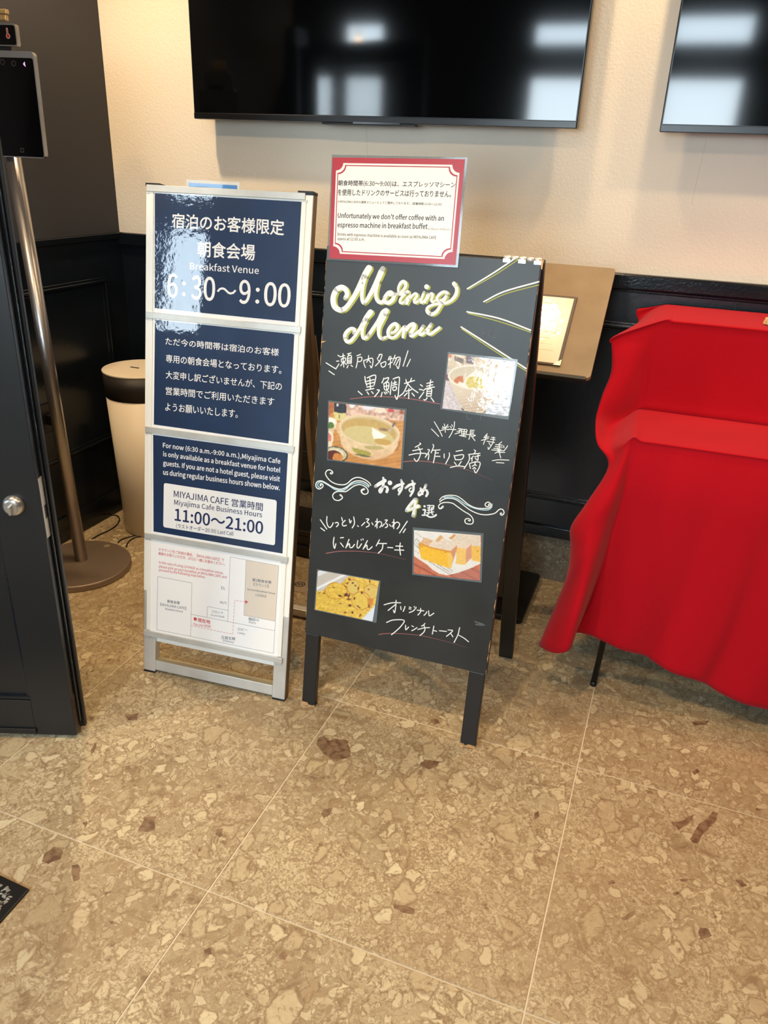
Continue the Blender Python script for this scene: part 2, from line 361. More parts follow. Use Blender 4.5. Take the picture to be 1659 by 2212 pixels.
# floor: grout bed + single tiles
floor = struct('floor', MB().box(-6.2, 4.0, -1.7, 2.97, -0.06, -0.0016), M_GROUT)
DX, DY, GX, GY = 0.7155, 0.7315, -0.036, 1.031
me = None
for i in range(-9, 6):
    for j in range(-4, 3):
        cx, cy = GX+(i+0.5)*DX, GY+(j+0.5)*DY
        if cx > 4.1 or cx < -6.3: continue
        if me is None:
            t = MB().box(-DX/2+0.0018, DX/2-0.0018, -DY/2+0.0018, DY/2-0.0018, -0.012, 0).build('tile', M_TILE, None, bevel=0.0008, seg=1)
            me = t.data; t.parent = floor
        else:
            t = bpy.data.objects.new('tile', me); COL.objects.link(t); t.parent = floor
        t.location = (cx, cy, 0)
CH = [((683, 1610), (688, 1594), (700, 1590), (712, 1600), (722, 1596), (752, 1600), (757, 1622), (757, 1634), (728, 1645), (712, 1636), (698, 1628)),
      ((298, 1795), (312, 1764), (338, 1763), (334, 1794), (312, 1797)), ((90, 1862), (96, 1845), (116, 1829), (136, 1838), (130, 1856), (104, 1866)),
      ((155, 1888), (155, 1870), (168, 1867), (174, 1880), (172, 1900), (160, 1904)), ((850, 1952), (882, 1958), (897, 1964), (894, 1974), (868, 1971), (850, 1962)),
      ((906, 1650), (918, 1641), (950, 1645), (944, 1656), (925, 1662), (912, 1657)), ((1450, 1777), (1465, 1775), (1500, 1760), (1495, 1770), (1466, 1793)),
      ((1490, 1812), (1500, 1796), (1540, 1752), (1552, 1757), (1546, 1775), (1520, 1800), (1508, 1822), (1496, 1820)), ((465, 1801), (468, 1791), (482, 1790), (480, 1804), (474, 1810)),
      ((178, 1778), (188, 1773), (190, 1780), (184, 1786)), ((440, 2052), (456, 2046), (458, 2062), (442, 2064)), ((602, 2064), (612, 2055), (622, 2062), (616, 2074), (604, 2072)),
      ((234, 1988), (248, 1992), (240, 1997)), ((223, 1930), (239, 1925), (240, 1928), (226, 1933)), ((1588, 1900), (1604, 1902), (1614, 1914), (1602, 1916)), ((1467, 1899), (1480, 1898), (1487, 1903), (1472, 1904)),
      ((1452, 1929), (1464, 1926), (1468, 1932), (1456, 1935)), ((1154, 1757), (1163, 1752), (1165, 1764), (1156, 1770)), ((1632, 1746), (1644, 1748), (1642, 1752), (1632, 1751)), ((1512, 2002), (1530, 2006), (1538, 2022), (1514, 2030), (1508, 2012)),
      ((1340, 1984), (1370, 1966), (1372, 1974), (1348, 1989)), ((693, 1758), (700, 1748), (719, 1745), (712, 1760), (700, 1767)), ((196, 1620), (206, 1603), (208, 1616), (197, 1630)), ((270, 1545), (300, 1540), (296, 1556), (276, 1556)), ((1000, 1614), (1010, 1600), (1030, 1606), (1020, 1618)),
      ((1312, 1905), (1326, 1901), (1330, 1908), (1316, 1912)), ((1395, 1706), (1410, 1710), (1412, 1716), (1398, 1714)), ((1494, 1668), (1506, 1660), (1512, 1668), (1500, 1674)), ((930, 1555), (945, 1552), (950, 1562), (938, 1566)), ((1496, 1560), (1530, 1556), (1526, 1566), (1500, 1568))]
chm = MB(); chr_ = random.Random(11)
for c_ in CH:
    w_ = [pz(x, y, 0.0) for x, y in c_]; fine = []
    for i in range(len(w_)):   # break up the straight sides a little
        a_, b_ = w_[i], w_[(i+1) % len(w_)]; l_ = (b_-a_).length; nrm = Vector((-(b_-a_).y, (b_-a_).x, 0)).normalized()
        fine.append(a_)
        for t in (0.33, 0.66): fine.append(a_.lerp(b_, t)+nrm*chr_.uniform(-0.07, 0.07)*l_)
    chm.poly([v+Vector((0, 0, 0.0002)) for v in fine])
ch_o = chm.build('stone_chips', mat('brown_stone_chip', (142, 114, 86), 0.45, noise=(60, (104, 78, 56), 6, 0.38, 0.62)), floor); ch_o['kind'] = 'stuff'
# back wall
wb = struct('wall_back', MB().box(-6.2, 4.0, YB, YB+0.15, 0, ZC), M_CREAM)
def rail(name, x0, x1, z0, z1, d, m=M_DADO2, bev=0.004):   # along the back wall
    return MB().box(x0, x1, YB-d, YB, z0, z1).build(name, m, wb, bevel=bev)
MB().box(XL, 4.0, YB-0.012, YB, 0.19, 1.15).build('wainscot_board', M_DADO, wb)
rail('chair_rail', XL, 4.0, 1.145, 1.195, 0.030, bev=0.006)
MB().box(XL, 4.0, YB-0.020, YB, 1.135, 1.146).build('rail_bead', M_DADO2, wb, bevel=0.003)
rail('bottom_rail', XL, 4.0, 0.188, 0.232, 0.024, bev=0.003)
def moulding(x0, x1, z0, z1, par=None):
    mbm = MB(); w = 0.030; parts = []
    for k, (a, b, d) in enumerate(((0, w, 0.018), (w*0.30, w*0.66, 0.027))):
        parts.append((a, b, d))
    for (a, b, d) in parts:
        mbm.box(x0+a, x1-a, YB-d, YB-0.011, z1-b, z1-a); mbm.box(x0+a, x1-a, YB-d, YB-0.011, z0+a, z0+b)
        mbm.box(x0+a, x0+b, YB-d, YB-0.011, z0+b, z1-b); mbm.box(x1-b, x1-a, YB-d, YB-0.011, z0+b, z1-b)
    mbm.build('panel_moulding', M_DADO2, wb, bevel=0.0042, seg=3)
    MB().box(x0+w, x1-w, YB-0.016, YB-0.011, z0+w, z1-w).build('wainscot_panel', M_DADO, wb)
moulding(-2.135, -0.72, 0.338, 1.035); moulding(-0.62, 0.90, 0.338, 1.035); moulding(1.0, 2.6, 0.338, 1.035)
MB().box(0.168, 0.1695, YB-0.0135, YB-0.012, 1.04, 1.14).build('board_seam', M_BLKP, wb)
# stone tiles along the bottom of the back wall
x = XL
while x < 3.9:
    x1 = min(x+0.715, 3.95)
    MB().box(x+0.0015, x1-0.0015, YB-0.018, YB, 0.0, 0.187).build('baseboard_tile', M_BASET, wb, bevel=0.001, seg=1); x = x1
# faint wallpaper joints
for (pa, pb) in (((791, 268), (794, 345)), ((1527, 296), (1494, 440))):
    a = py_(*pa, YB); b_ = py_(*pb, YB); MB().prism([a+Vector((-0.0005, -0.0006, 0)), a+Vector((0.0005, -0.0006, 0)), b_+Vector((0.0005, -0.0006, 0)), b_+Vector((-0.0005, -0.0006, 0))], (0, 0.0006, 0)).build('paper_joint', M_WHITEP, wb)
# left wall
wl = struct('wall_left', MB().box(XL-0.12, XL, 1.02, YB, 0, ZC), M_DKWALL)
MB().box(XL, XL+0.012, 1.04, YB-0.012, 0.02, 1.19).build('wainscot_board', M_DADO, wl)
MB().box(XL, XL+0.022, 1.04, YB-0.012, 1.17, 1.195).build('chair_rail', M_DADO2, wl, bevel=0.003)
MB().box(XL, XL+0.020, 1.04, YB-0.012, 0.0, 0.11).build('skirting', M_DADO2, wl, bevel=0.003)
def mouldingL(y0, y1, z0, z1):
    mbm = MB(); w = 0.032
    for (a, b, d) in ((0, w, 0.018), (w*0.30, w*0.66, 0.028)):
        mbm.box(XL+0.011, XL+d, y0+a, y1-a, z1-b, z1-a); mbm.box(XL+0.011, XL+d, y0+a, y1-a, z0+a, z0+b)
        mbm.box(XL+0.011, XL+d, y0+a, y0+b, z0+b, z1-b); mbm.box(XL+0.011, XL+d, y1-b, y1-a, z0+b, z1-b)
    mbm.build('panel_moulding', M_DADO2, wl, bevel=0.0042, seg=3)
    MB().box(XL+0.011, XL+0.016, y0+w, y1-w, z0+w, z1-w).build('wainscot_panel', M_DADO, wl)
mouldingL(1.25, px_(222, 595, XL)[1], 0.345, 1.03)
# ceiling, right wall, street front with openings
struct('ceiling', MB().box(-6.2, 4.0, -1.7, 2.97, ZC, ZC+0.1), M_WHITEP)
struct('wall_right', MB().box(4.0, 4.12, -1.7, 2.97, 0, ZC), M_DARKW)
struct('wall_far_left', MB().box(-6.3, -6.2, -1.7, 2.97, 0, ZC), M_BROWNW)
fr = MB(); xs = sorted({-6.2, 4.0, *[w[0] for w in WINS], *[w[1] for w in WINS]}); zs = sorted({0, ZC, *[w[2] for w in WINS], *[w[3] for w in WINS]})
for i in range(len(xs)-1):
    for j in range(len(zs)-1):
        mx_, mz_ = (xs[i]+xs[i+1])/2, (zs[j]+zs[j+1])/2
        if any(w[0] < mx_ < w[1] and w[2] < mz_ < w[3] for w in WINS): continue
        fr.box(xs[i], xs[i+1], FY-0.1, FY, zs[j], zs[j+1])
struct('wall_street', fr, M_DARKW)
for k, (x0, x1, z0, z1) in enumerate(WINS):
    wm = MB(); t = 0.025
    for q in ((x0, x1, z0, z0+t), (x0, x1, z1-t, z1), (x0, x0+t, z0+t, z1-t), (x1-t, x1, z0+t, z1-t)): wm.box(q[0], q[1], FY-0.075, FY-0.03, q[2], q[3])
    w_ = struct('window_%d' % (k+1), wm, M_BLKP)
# world beyond the front: pavement and a low pale wall across the street
struct('pavement', MB().box(-30, 30, -26, -1.72, -0.1, -0.02), mat('asphalt', (120, 122, 124), 0.9))
struct('wall_opposite', MB().box(-30, -6.5, -16.2, -16, -0.02, 2.45), mat('blue_grey_render', (92, 112, 128), 0.9))
# ================================================================ TELEVISIONS
def tv(x0, x1, z0, z1, y, label):
    c = ((x0+x1)/2, y, z0)
    t = empty('television', c, label, 'television')
    MB().box(x0, x1, y, y+0.035, z0, z1).build('casing', M_BEZEL, t, bevel=0.003)
    MB().box(x0+0.006, x1-0.006, y-0.0012, y+0.001, z0+0.022, z1-0.006).build('screen', M_SCREEN, t)
    MB().box(x0+0.002, x1-0.002, y-0.004, y+0.002, z0+0.001, z0+0.020).build('bottom_bezel', M_BEZEL, t, bevel=0.001)
    xm = (x0+x1)/2
    MB().box(xm-0.06, xm+0.11, y-0.0055, y, z0-0.003, z0+0.003).build('sensor_strip', mat('dark_gloss_strip', (60, 64, 68), 0.15), t)
    MB().box(x0+0.2, x1-0.2, y+0.03, YB-0.012, z0+0.12, z0+0.45).build('wall_mount', M_BLKP, t)
    MB().box(xm-0.18, xm+0.16, y+0.004, y+0.03, z0-0.006, z0+0.002).build('speaker_grille', M_BLKP, t)
TVY = 2.72
a = py_(420, 259, TVY); b = py_(1246, 275, TVY)
tv(a.x, b.x, (a.z+b.z)/2, (a.z+b.z)/2+0.81, TVY, 'large wall-mounted black flat television above the two sign boards')
a = py_(1424, 285, TVY)
tv(a.x, a.x+1.405, a.z, a.z+0.81, TVY, 'wall-mounted black flat television cut off at the top right corner')

# ================================================================ WHITE ALUMINIUM SIGN STAND
def leanplane(o, u, deg):
    u = Vector(u).normalized(); n = Vector((-u.y, u.x, 0)); t = math.radians(deg)
    return Plane(o, u, n*math.sin(t)+Vector((0, 0, math.cos(t))))
PS = leanplane((-1.3837, 1.6504, 0), (0.99641, 0.0846, 0), 9.75); WS = 0.4807; HS = 1.443
sg = empty('sign_stand', PS.P(WS/2, 0, 0)+Vector((0, 0.2, 0)), 'white aluminium A-frame sign holding four blue and white breakfast venue panels', 'sign')
SW = 0.041
def legbox(P, a0, a1, b0, b1, c0, c1, name, m, par, bev=0.002): return MB().pbox(P, a0, a1, b0, b1, c0, c1).build(name, m, par, bevel=bev)
for (a0, a1) in ((0, SW), (WS-SW, WS)):
    st = legbox(PS, a0, a1, 0.006, HS-0.004, -0.028, 0.0, 'frame_post', [M_ALU], sg)
    legbox(PS, a0-0.001, a1+0.001, HS-0.004, HS+0.004, -0.030, 0.004, 'end_cap', M_BLKP, sg, 0.001)
    legbox(PS, a0, a1, 0.0, 0.006, -0.028, 0.0, 'foot_pad', M_BLKP, sg, 0.001)
    MB().pbox(PS, a0+0.0005, a1-0.0005, 0.275, HS-0.006, 0.0002, 0.0010).build('post_face_strip', M_CREAMP, sg)
    mside = MB().pbox(PS, (a0-0.0008 if a0 == 0 else a1), (a0 if a0 == 0 else a1+0.0008), 0.008, HS-0.006, -0.0275, -0.002).build('post_side_shade', M_ALUD, sg)  # thin brown skin on the post's outer side, painting its shaded face
def rowb(y0x, y0y, y1x, y1y): return (PS.ab(y0x, y0y)[1]+PS.ab(y1x, y1y)[1])/2
bB = PS.ab(450, 1398)[1]
legbox(PS, SW, WS-SW, 0.012, 0.045, -0.028, -0.001, 'bottom_crossbar', M_ALU, sg)
MB().pbox(PS, SW, WS-SW, 0.0451, 0.0458, -0.0275, -0.001).build('crossbar_top_strip', mat('crossbar_cream', (196, 182, 148), 0.45, metal=0.3), sg)
legbox(PS, SW, WS-SW, bB-0.02, HS-0.006, -0.022, -0.006, 'backing_board', M_CREAMP, sg)
# horizontal channels
ch = []
for (l, r) in (((330, 682), (650, 712)), ((330, 928), (636, 971)), ((318, 1158), (626, 1207)), ((316, 1367), (610, 1424)), ((330, 405), (655, 427))):
    bl = PS.ab(*l)[1]; br = PS.ab(*r)[1]; b = (bl+br)/2; ch.append(b)
    top = l[1] < 420
    hh = 0.0085
    legbox(PS, 0.004, WS-0.012 if not top else WS-0.02, b-hh, b+hh, 0.0012, 0.007, 'panel_channel', M_ALU, sg, 0.001)
    for (a0, a1) in ((0.004, 0.024), (WS-0.034, WS-0.014)):
        legbox(PS, a0, a1, b-hh-0.005, b-hh, 0.0012, 0.005, 'channel_clip', M_ALU, sg, 0.0007)
b1, b2, b3, b4, b0 = ch
tops = [b0, b1, b2, b3]; bots = [b1, b2, b3, b4]
for (a0, a1) in ((0.012, 0.024), (WS-0.030, WS-0.017)):
    legbox(PS, a0, a1, b4+0.011, b0-0.011, 0.0012, 0.0045, 'side_channel', M_CREAMP, sg, 0.0008)
cA = lambda x, y: (300+x/3.95, 380+y/3.95)
cB = lambda x, y: (300+x/3.567, 920+y/3.567)
cM = lambda x, y: (320+x/5.184, 1140+y/5.184)
def quad(mb, P, conv, pts, off, mi=0): mb.poly([P.P(*P.ab(*conv(*q)), off) for q in pts], mi)
names = ['deep blue glossy panel with large white breakfast hours', 'blue glossy panel with five lines of white Japanese text', 'blue panel with English notice and white business hours box', 'white floor plan panel with red notes']
posters = []
for i in range(4):
    w_ = MB().pbox(PS, 0.022, WS-0.028, bots[i]+0.006, tops[i]-0.006, -0.004, 0.0012).build('poster', M_PWHITE if i < 3 else M_PWHITE2, sg)
    w_['label'] = names[i]; posters.append(w_)
navy = [(cA, [(1355, 1250), (1398, 222), (138, 148), (138, 1128)]), (cA, [(1294, 2285), (1338, 1350), (140, 1228), (130, 2120)]), (cB, [(1122, 985), (1160, 210), (112, 68), (115, 812)])]
for i, (cv, q) in enumerate(navy):
    m_ = MB(); quad(m_, PS, cv, q, 0.0016); m_.build('blue_print', M_NAVY, posters[i])
def block(parent, P, conv, m, items, off, bold=0.0, name='lettering'):
    for it in items:
        m_ = MB(); lettering(m_, P, it[0], it[1], it[2], it[3], conv, off, it[4] if len(it) > 4 else bold)
        m_.build(name, m, parent)
block(posters[0], PS, cA, M_PWHITE, [
    ('宿泊のお客様限定', (287, 318), (285, 443), (1237, 508), 0.022), ('朝食会場', (503, 556), (503, 688), (990, 722), 0.022),
    ('Breakfast Venue', (440, 735), (438, 798), (1025, 838), 0.012)] + [
    (t_, (x0, 832+(x0-247)*0.0885+e0), (x0, 1032+(x0-247)*0.0885+e1), (x1, 1032+(x1-247)*0.0885+e1), 0.022) for t_, x0, x1, e0, e1 in
    (('6', 247, 330, 0, 0), ('：', 374, 400, 60, -20), ('3', 452, 532, 0, 0), ('0', 556, 648, 0, 0), ('～', 668, 832, 78, -68), ('9', 858, 948, 0, 0), ('：', 997, 1027, 56, -12), ('0', 1070, 1170, 0, 0), ('0', 1188, 1288, 0, 0))], 0.0019)
block(posters[1], PS, cA, M_PWHITE, [
    ('ただ今の時間帯は宿泊のお客様', (233, 1378), (230, 1440), (1195, 1538)), ('専用の朝食会場となっております。', (233, 1522), (233, 1590), (1217, 1690)),
    ('大変申し訳ございませんが、下記の', (233, 1660), (233, 1728), (1220, 1832)), ('営業時間でご利用いただきます', (232, 1798), (232, 1866), (1155, 1962)),
    ('ようお願いいたします。', (228, 1935), (228, 2003), (845, 2066))], 0.0019, 0.008)
block(posters[2], PS, cB, M_PWHITE, [
    ('For now (6:30 a.m.-9:00 a.m.),Miyajima Cafe', (188, 126), (188, 176), (1090, 302)), ('is only available as a breakfast venue for hotel', (190, 193), (190, 243), (1090, 370)),
    ('guests. If you are not a hotel guest, please visit', (190, 262), (190, 314), (1087, 440)), ('us during regular business hours shown below.', (190, 333), (190, 386), (1087, 508))], 0.0019, 0.022)
m_ = MB()
A_ = [PS.ab(*cB(*q)) for q in ((190, 778), (1050, 920), (1065, 572), (195, 438))]
m_.poly([PS.P(*p, 0.0019) for p in [(lambda q: q)(x) for x in
    sum([[(c_[0]+dx*0.006*math.cos(t)+ (0), c_[1]+dy*0.006*math.sin(t)) for t in ts] for c_, dx, dy, ts in
    ((( A_[0][0]+0.006, A_[0][1]+0.006), 1, 1, [math.pi, 1.25*math.pi, 1.5*math.pi]), ((A_[1][0]-0.006, A_[1][1]+0.006), 1, 1, [1.5*math.pi, 1.75*math.pi, 2*math.pi]),
     ((A_[2][0]-0.006, A_[2][1]-0.006), 1, 1, [0, 0.25*math.pi, 0.5*math.pi]), ((A_[3][0]+0.006, A_[3][1]-0.006), 1, 1, [0.5*math.pi, 0.75*math.pi, math.pi]))], [])]])
m_.build('white_hours_box', M_PWHITE, posters[2])
block(posters[2], PS, cB, M_PNAVY2, [
    ('MIYAJIMA CAFE 営業時間', (272, 490), (272, 550), (955, 655), 0.01), ('Miyajima Cafe Business Hours', (275, 563), (275, 617), (950, 716), 0.008),
    ('11:00～21:00', (280, 635), (280, 727), (955, 832), 0.03), ('(ラストオーダー20:30) Last Call', (290, 750), (290, 790), (730, 852), 0.006)], 0.0023)
block(posters[3], PS, cM, M_PRED, [
    ('※ラウンジをご利用の場合、【MIYAJIMA CAFE】で', (122, 222), (122, 258), (852, 380)), ('朝食をお取りいただき、1Fロビー横にお進みください。', (120, 268), (120, 303), (862, 425)),
    ('In the case of using LOUNGE as a breakfast venue,', (125, 368), (125, 406), (845, 528)), ('please pick up your breakfast at MIYAJIMA CAFE and', (125, 412), (125, 452), (880, 576)),
    ('proceed by the following map below.', (125, 452), (125, 492), (642, 574)), ('現在地', (557, 1008), (557, 1052), (697, 1077), 0.03), ('You are HERE', (508, 1060), (508, 1090), (705, 1122))], 0.0015, 0.012)
block(posters[3], PS, cM, M_PGREY, [
    ('EL', (822, 655), (822, 686), (868, 692)), ('W/C', (805, 818), (805, 850), (887, 860)), ('フロント', (712, 920), (712, 950), (843, 965)), ('Front Desk', (707, 962), (707, 985), (857, 1008)),
    ('朝食会場', (217, 802), (217, 838), (355, 858)), ('【MIYAJIMA CAFE】', (140, 838), (140, 872), (428, 918)), ('Breakfast Venue', (195, 893), (195, 916), (393, 948)),
    ('第2朝食会場', (1168, 562), (1168, 598), (1380, 628)), ('【ラウンジ】', (1185, 612), (1185, 648), (1350, 672)), ('Second Breakfast Venue', (1112, 672), (1112, 696), (1425, 746)),
    ('LOUNGE', (1207, 733), (1207, 762), (1327, 782)), ('ロビー', (1008, 1115), (1008, 1145), (1112, 1158)), ('Lobby', (1005, 1160), (1005, 1186), (1088, 1202)),
    ('階段⇒', (1128, 1000), (1128, 1035), (1245, 1052)), ('Stairs', (1128, 1040), (1128, 1062), (1208, 1076)), ('正面玄関', (820, 1205), (820, 1240), (975, 1260)),
    ('Entrance', (843, 1247), (843, 1270), (963, 1292))], 0.0017, 0.012)
m_ = MB(); strokes(m_, PS, '100,1140 110,545|110,545 493,617|493,617 478,1215|100,1140 478,1215|478,1215 1405,1405|1405,1405 1465,425|922,325 1465,425|922,325 893,1050|1100,358 1075,978|1075,978 1428,1045|487,968 1420,1152|668,880 900,925|668,880 660,1003', 320, 1140, 5.184, 3.0, 0.0014)
m_.build('plan_lines', M_PGREY, posters[3])
m_ = MB(); quad(m_, PS, cM, [(1075, 978), (1428, 1045), (1465, 425), (1100, 358)], 0.00135); m_.build('lounge_area', M_PBEIGE, posters[3])
m_ = MB(); ds = []
for (p, q, n) in (((487, 1095), (950, 1190), 13), ((950, 1190), (972, 812), 10), ((972, 812), (1090, 828), 4)):
    for k in range(n):
        t0, t1 = k/n, (k+0.55)/n; ds.append('%f,%f %f,%f' % (p[0]+(q[0]-p[0])*t0, p[1]+(q[1]-p[1])*t0, p[0]+(q[0]-p[0])*t1, p[1]+(q[1]-p[1])*t1))
strokes(m_, PS, '|'.join(ds), 320, 1140, 5.184, 4.0, 0.0015)
quad(m_, PS, cM, [(1090, 850), (1125, 830), (1090, 808)], 0.0016)
strokes(m_, PS, '530,1020,38', 320, 1140, 5.184, 38, 0.0016)
m_.build('route_marks', M_PRED, posters[3])
# rear frame of the A
PR = Plane(Vector((-0.962, 2.150, 0)), (-1, -0.04, 0), (Vector((-0.955, 1.94, 1.425))-Vector((-0.962, 2.150, 0))))
for (a0, a1) in ((0, 0.022), (0.358, 0.38)):
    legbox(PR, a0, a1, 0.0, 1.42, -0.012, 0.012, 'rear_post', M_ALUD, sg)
legbox(PR, -0.05, 0.41, 0.008, 0.040, -0.012, 0.012, 'rear_crossbar', M_ALU, sg)
# blue laminated sheet clipped to the back, peeking over the top
PBL = Plane(py_(404, 440, 2.02), (1, 0.03, 0), (0, 0.05, 1)); q0 = PBL.ab(404, 389); q1 = PBL.ab(518, 393)
bn = empty('notice_sheet', PBL.P(q1[0]/2, 0, 0), 'small clear laminated sheet with blue top peeking above the white sign stand', 'notice')
MB().pbox(PBL, 0, q1[0], -0.02, (q0[1]+q1[1])/2, -0.0004, 0.0004).build('laminate_pouch', M_FILM, bn)
MB().pbox(PBL, 0.008, q1[0]-0.008, -0.02, (q0[1]+q1[1])/2-0.008, 0.0005, 0.0008).build('blue_print', mat('bright_blue_print', (52, 122, 190), 0.3, coat=0.5), bn)

# ================================================================ CHALKBOARD A-FRAME
PC = leanplane((-0.85378, 1.70139, 0), (0.99959, 0.02878, 0), 7.5); WC = 0.5405
TB = 1.315; BPB = (PC.ab(662, 1371)[1]+PC.ab(1056, 1455)[1])/2
cb = empty('chalkboard_sign', PC.P(WC/2, 0, 0)+Vector((0, 0.25, 0)), 'black A-frame chalkboard with Morning Menu in white script and worn wooden edges', 'chalkboard')
board = legbox(PC, 0, WC, BPB, TB, -0.016, 0.0, 'chalkboard_panel', M_CHALK, cb, 0.0015)
for (a0, a1) in ((0.002, 0.044), (WC-0.047, WC-0.003)):
    legbox(PC, a0, a1, 0.010, BPB-0.0005, -0.022, -0.0012, 'leg', M_BLKWOOD, cb, 0.002)
    legbox(PC, a0, a1, 0.0, 0.010, -0.022, -0.0012, 'worn_foot', M_WOODEDGE, cb, 0.001)
    # ragged bare wood rim round the foot
    mbw = MB(); pts = [PC.P(a0+0.0005, 0.001, -0.0008)]
    for k in range(9): pts.append(PC.P(a0+(a1-a0)*(k/8), 0.0015+(0.006+0.004*random.random() if k in (0, 8) else 0.0025+0.002*random.random()), -0.0008))
    mbw.poly([PC.P(a1, 0.001, -0.0008)]+list(reversed(pts[1:]))+[pts[0]]); mbw.build('bare_wood_rim', M_WOODRAW, cb)
# chipped wood along the right and left edges and top
edge = MB()
def chips(a, b0, b1, w, seed):
    rnd = random.Random(seed); b = b0
    while b < b1:
        l = rnd.uniform(0.006, 0.05); ww = w*rnd.uniform(0.25, 1.0)
        if rnd.random() < 0.72:
            s_ = 1 if a < 0.1 else -1
            n = 6; outer = [PC.P(a, b+l*k/n, 0.0004) for k in range(n+1)]; inner = [PC.P(a+s_*ww*rnd.uniform(0.3, 1)*math.sin(math.pi*(k+0.3)/(n+0.6)), b+l*k/n, 0.0004) for k in range(n+1)]
            edge.poly(outer+inner[::-1] if s_ < 0 else outer[::-1]+inner)
        b += l+rnd.uniform(0.0, 0.02)
chips(WC, BPB, TB-0.06, 0.0028, 3); chips(0, BPB, TB-0.05, 0.0018, 5)
edge.poly([PC.P(*PC.ab(x, y), 0.0005) for x, y in ((1163, 560), (1175, 562), (1171, 583), (1168.5, 580), (1168, 567))])
edge.poly([PC.P(*PC.ab(x, y), 0.0005) for x, y in ((694, 737), (705, 736.5), (699, 739.5), (694, 741))])
edge.build('chipped_edge', M_WOODRAW, cb)['kind'] = 'stuff'
legbox(PC, WC, WC+0.0012, BPB, TB, -0.015, -0.001, 'stained_edge', M_REDWOOD, cb, 0)
# rear frame
top = PC.P(0, TB, -0.018); PRC = Plane(Vector((top.x+WC+0.002, 2.205, 0)), (-1, -0.01, 0), Vector((top.x+WC+0.002, top.y+0.012, top.z+0.004))-Vector((top.x+WC+0.002, 2.205, 0)))
hR = (Vector((top.x+WC+0.002, top.y+0.012, top.z+0.004))-Vector((top.x+WC+0.002, 2.205, 0))).length
for (a0, a1) in ((-0.004, 0.042), (WC-0.042, WC+0.004)):
    legbox(PRC, a0, a1, 0.004, hR, -0.011, 0.011, 'rear_leg', M_BLKWOOD, cb, 0.002)
legbox(PRC, 0.042, WC-0.042, 0.27, hR, -0.008, 0.008, 'rear_panel', M_BLKWOOD, cb, 0.001)
# hinges
for (xa, xb) in ((1087, 1171), (742, 826)):
    a0 = PC.ab(xa, 555)[0]; a1 = PC.ab(xb, 560)[0]; h = MB()
    for k in range(5):
        s0 = a0+(a1-a0)*k/5+0.0006; s1 = a0+(a1-a0)*(k+1)/5-0.0006
        h.tube([PC.P(s0, TB+0.004, -0.010), PC.P(s1, TB+0.004, -0.010)], 0.0062, 10)
        if k % 2 == 0: h.pbox(PC, s0, s1, TB-0.006, TB+0.002, 0.0003, 0.0014)
    h.build('hinge', mat('nickel_hinge', (226, 222, 216), 0.3, metal=0.45), cb)
# ---- lettering
cH = {1: (700, 750, 8.295), 2: (760, 800, 8.295), 3: (920, 900, 8.295), 4: (870, 940, 8.295), 5: (790, 1020, 8.295), 6: (680, 1110, 7.9), 7: (810, 1280, 7.541), 8: (670, 1000, 11.06), 9: (940, 1050, 10.37)}
T1 = ('38,280 215,390|88,425 185,492|1505,65 1418,338|1548,215 1485,345|250,145 293,172|225,250 265,248|222,375 270,300|303,170 372,150|342,115 345,230 355,355|310,210 318,265 378,250 385,192 310,210|345,268 300,335|358,265 400,312|420,120 485,103|450,115 438,150|425,162 415,290|425,162 488,150 490,285|418,290 490,285|425,200 485,190|425,235 485,228|420,262 485,258|435,325 412,370|482,320 512,345|'
      '590,155 655,128|605,185 600,260 575,368|605,185 675,180 668,245 605,260|715,230 715,290 742,362|730,235 800,210 870,200 875,290 850,370 828,330|800,150 795,215 765,270|795,220 838,275|1000,125 985,160 955,205|985,140 1040,130 1010,230 975,280 922,335|965,225 1000,262|1015,290 1040,355 1095,335 1105,258 1020,290|1175,165 1150,230|1160,215 1225,200|1150,310 1228,265|1200,165 1190,260 1185,370|1275,140 1235,240|1260,200 1360,180 1355,290 1330,385 1305,340|1300,200 1250,310|1345,210 1285,325')
T2 = ('235,110 245,200 270,270|275,135 380,90 430,95 420,180 400,265|325,140 330,230 335,330|255,200 400,165|270,300 385,280|250,355 395,325|268,245 400,215|115,375 185,435|275,385 305,430|355,380 385,415|455,350 495,355 460,410 410,470|575,140 560,185 540,225|590,150 660,130 640,190 605,215|575,235 590,345 655,330 660,215 575,235|620,225 625,335|580,290 655,275|545,395 525,470|580,390 605,425|612,385 635,410|640,365 665,390|'
      '715,200 700,330 690,430|740,155 820,125 855,140 840,330 835,420 808,520 775,450|735,235 800,212|770,190 775,255|730,270 812,250|735,305 742,355 790,350 800,295 735,305|945,235 1125,180|970,165 985,230|1070,140 1050,205|1010,225 960,340 920,410 850,465|1005,240 1075,320 1185,400|970,375 1070,345|1025,330 1020,505|995,405 940,460|1080,410 1122,460|1230,255 1268,285|1212,340 1262,348|1290,390 1210,500|1345,235 1455,205|1340,285 1450,258|1280,360 1350,320 1480,298|1415,170 1405,240 1395,300|1350,345 1340,460|1350,345 1430,335 1420,460|1340,460 1420,460|1350,380 1425,372|1345,418 1425,412|1350,490 1320,530 1290,525|1420,490 1472,562')
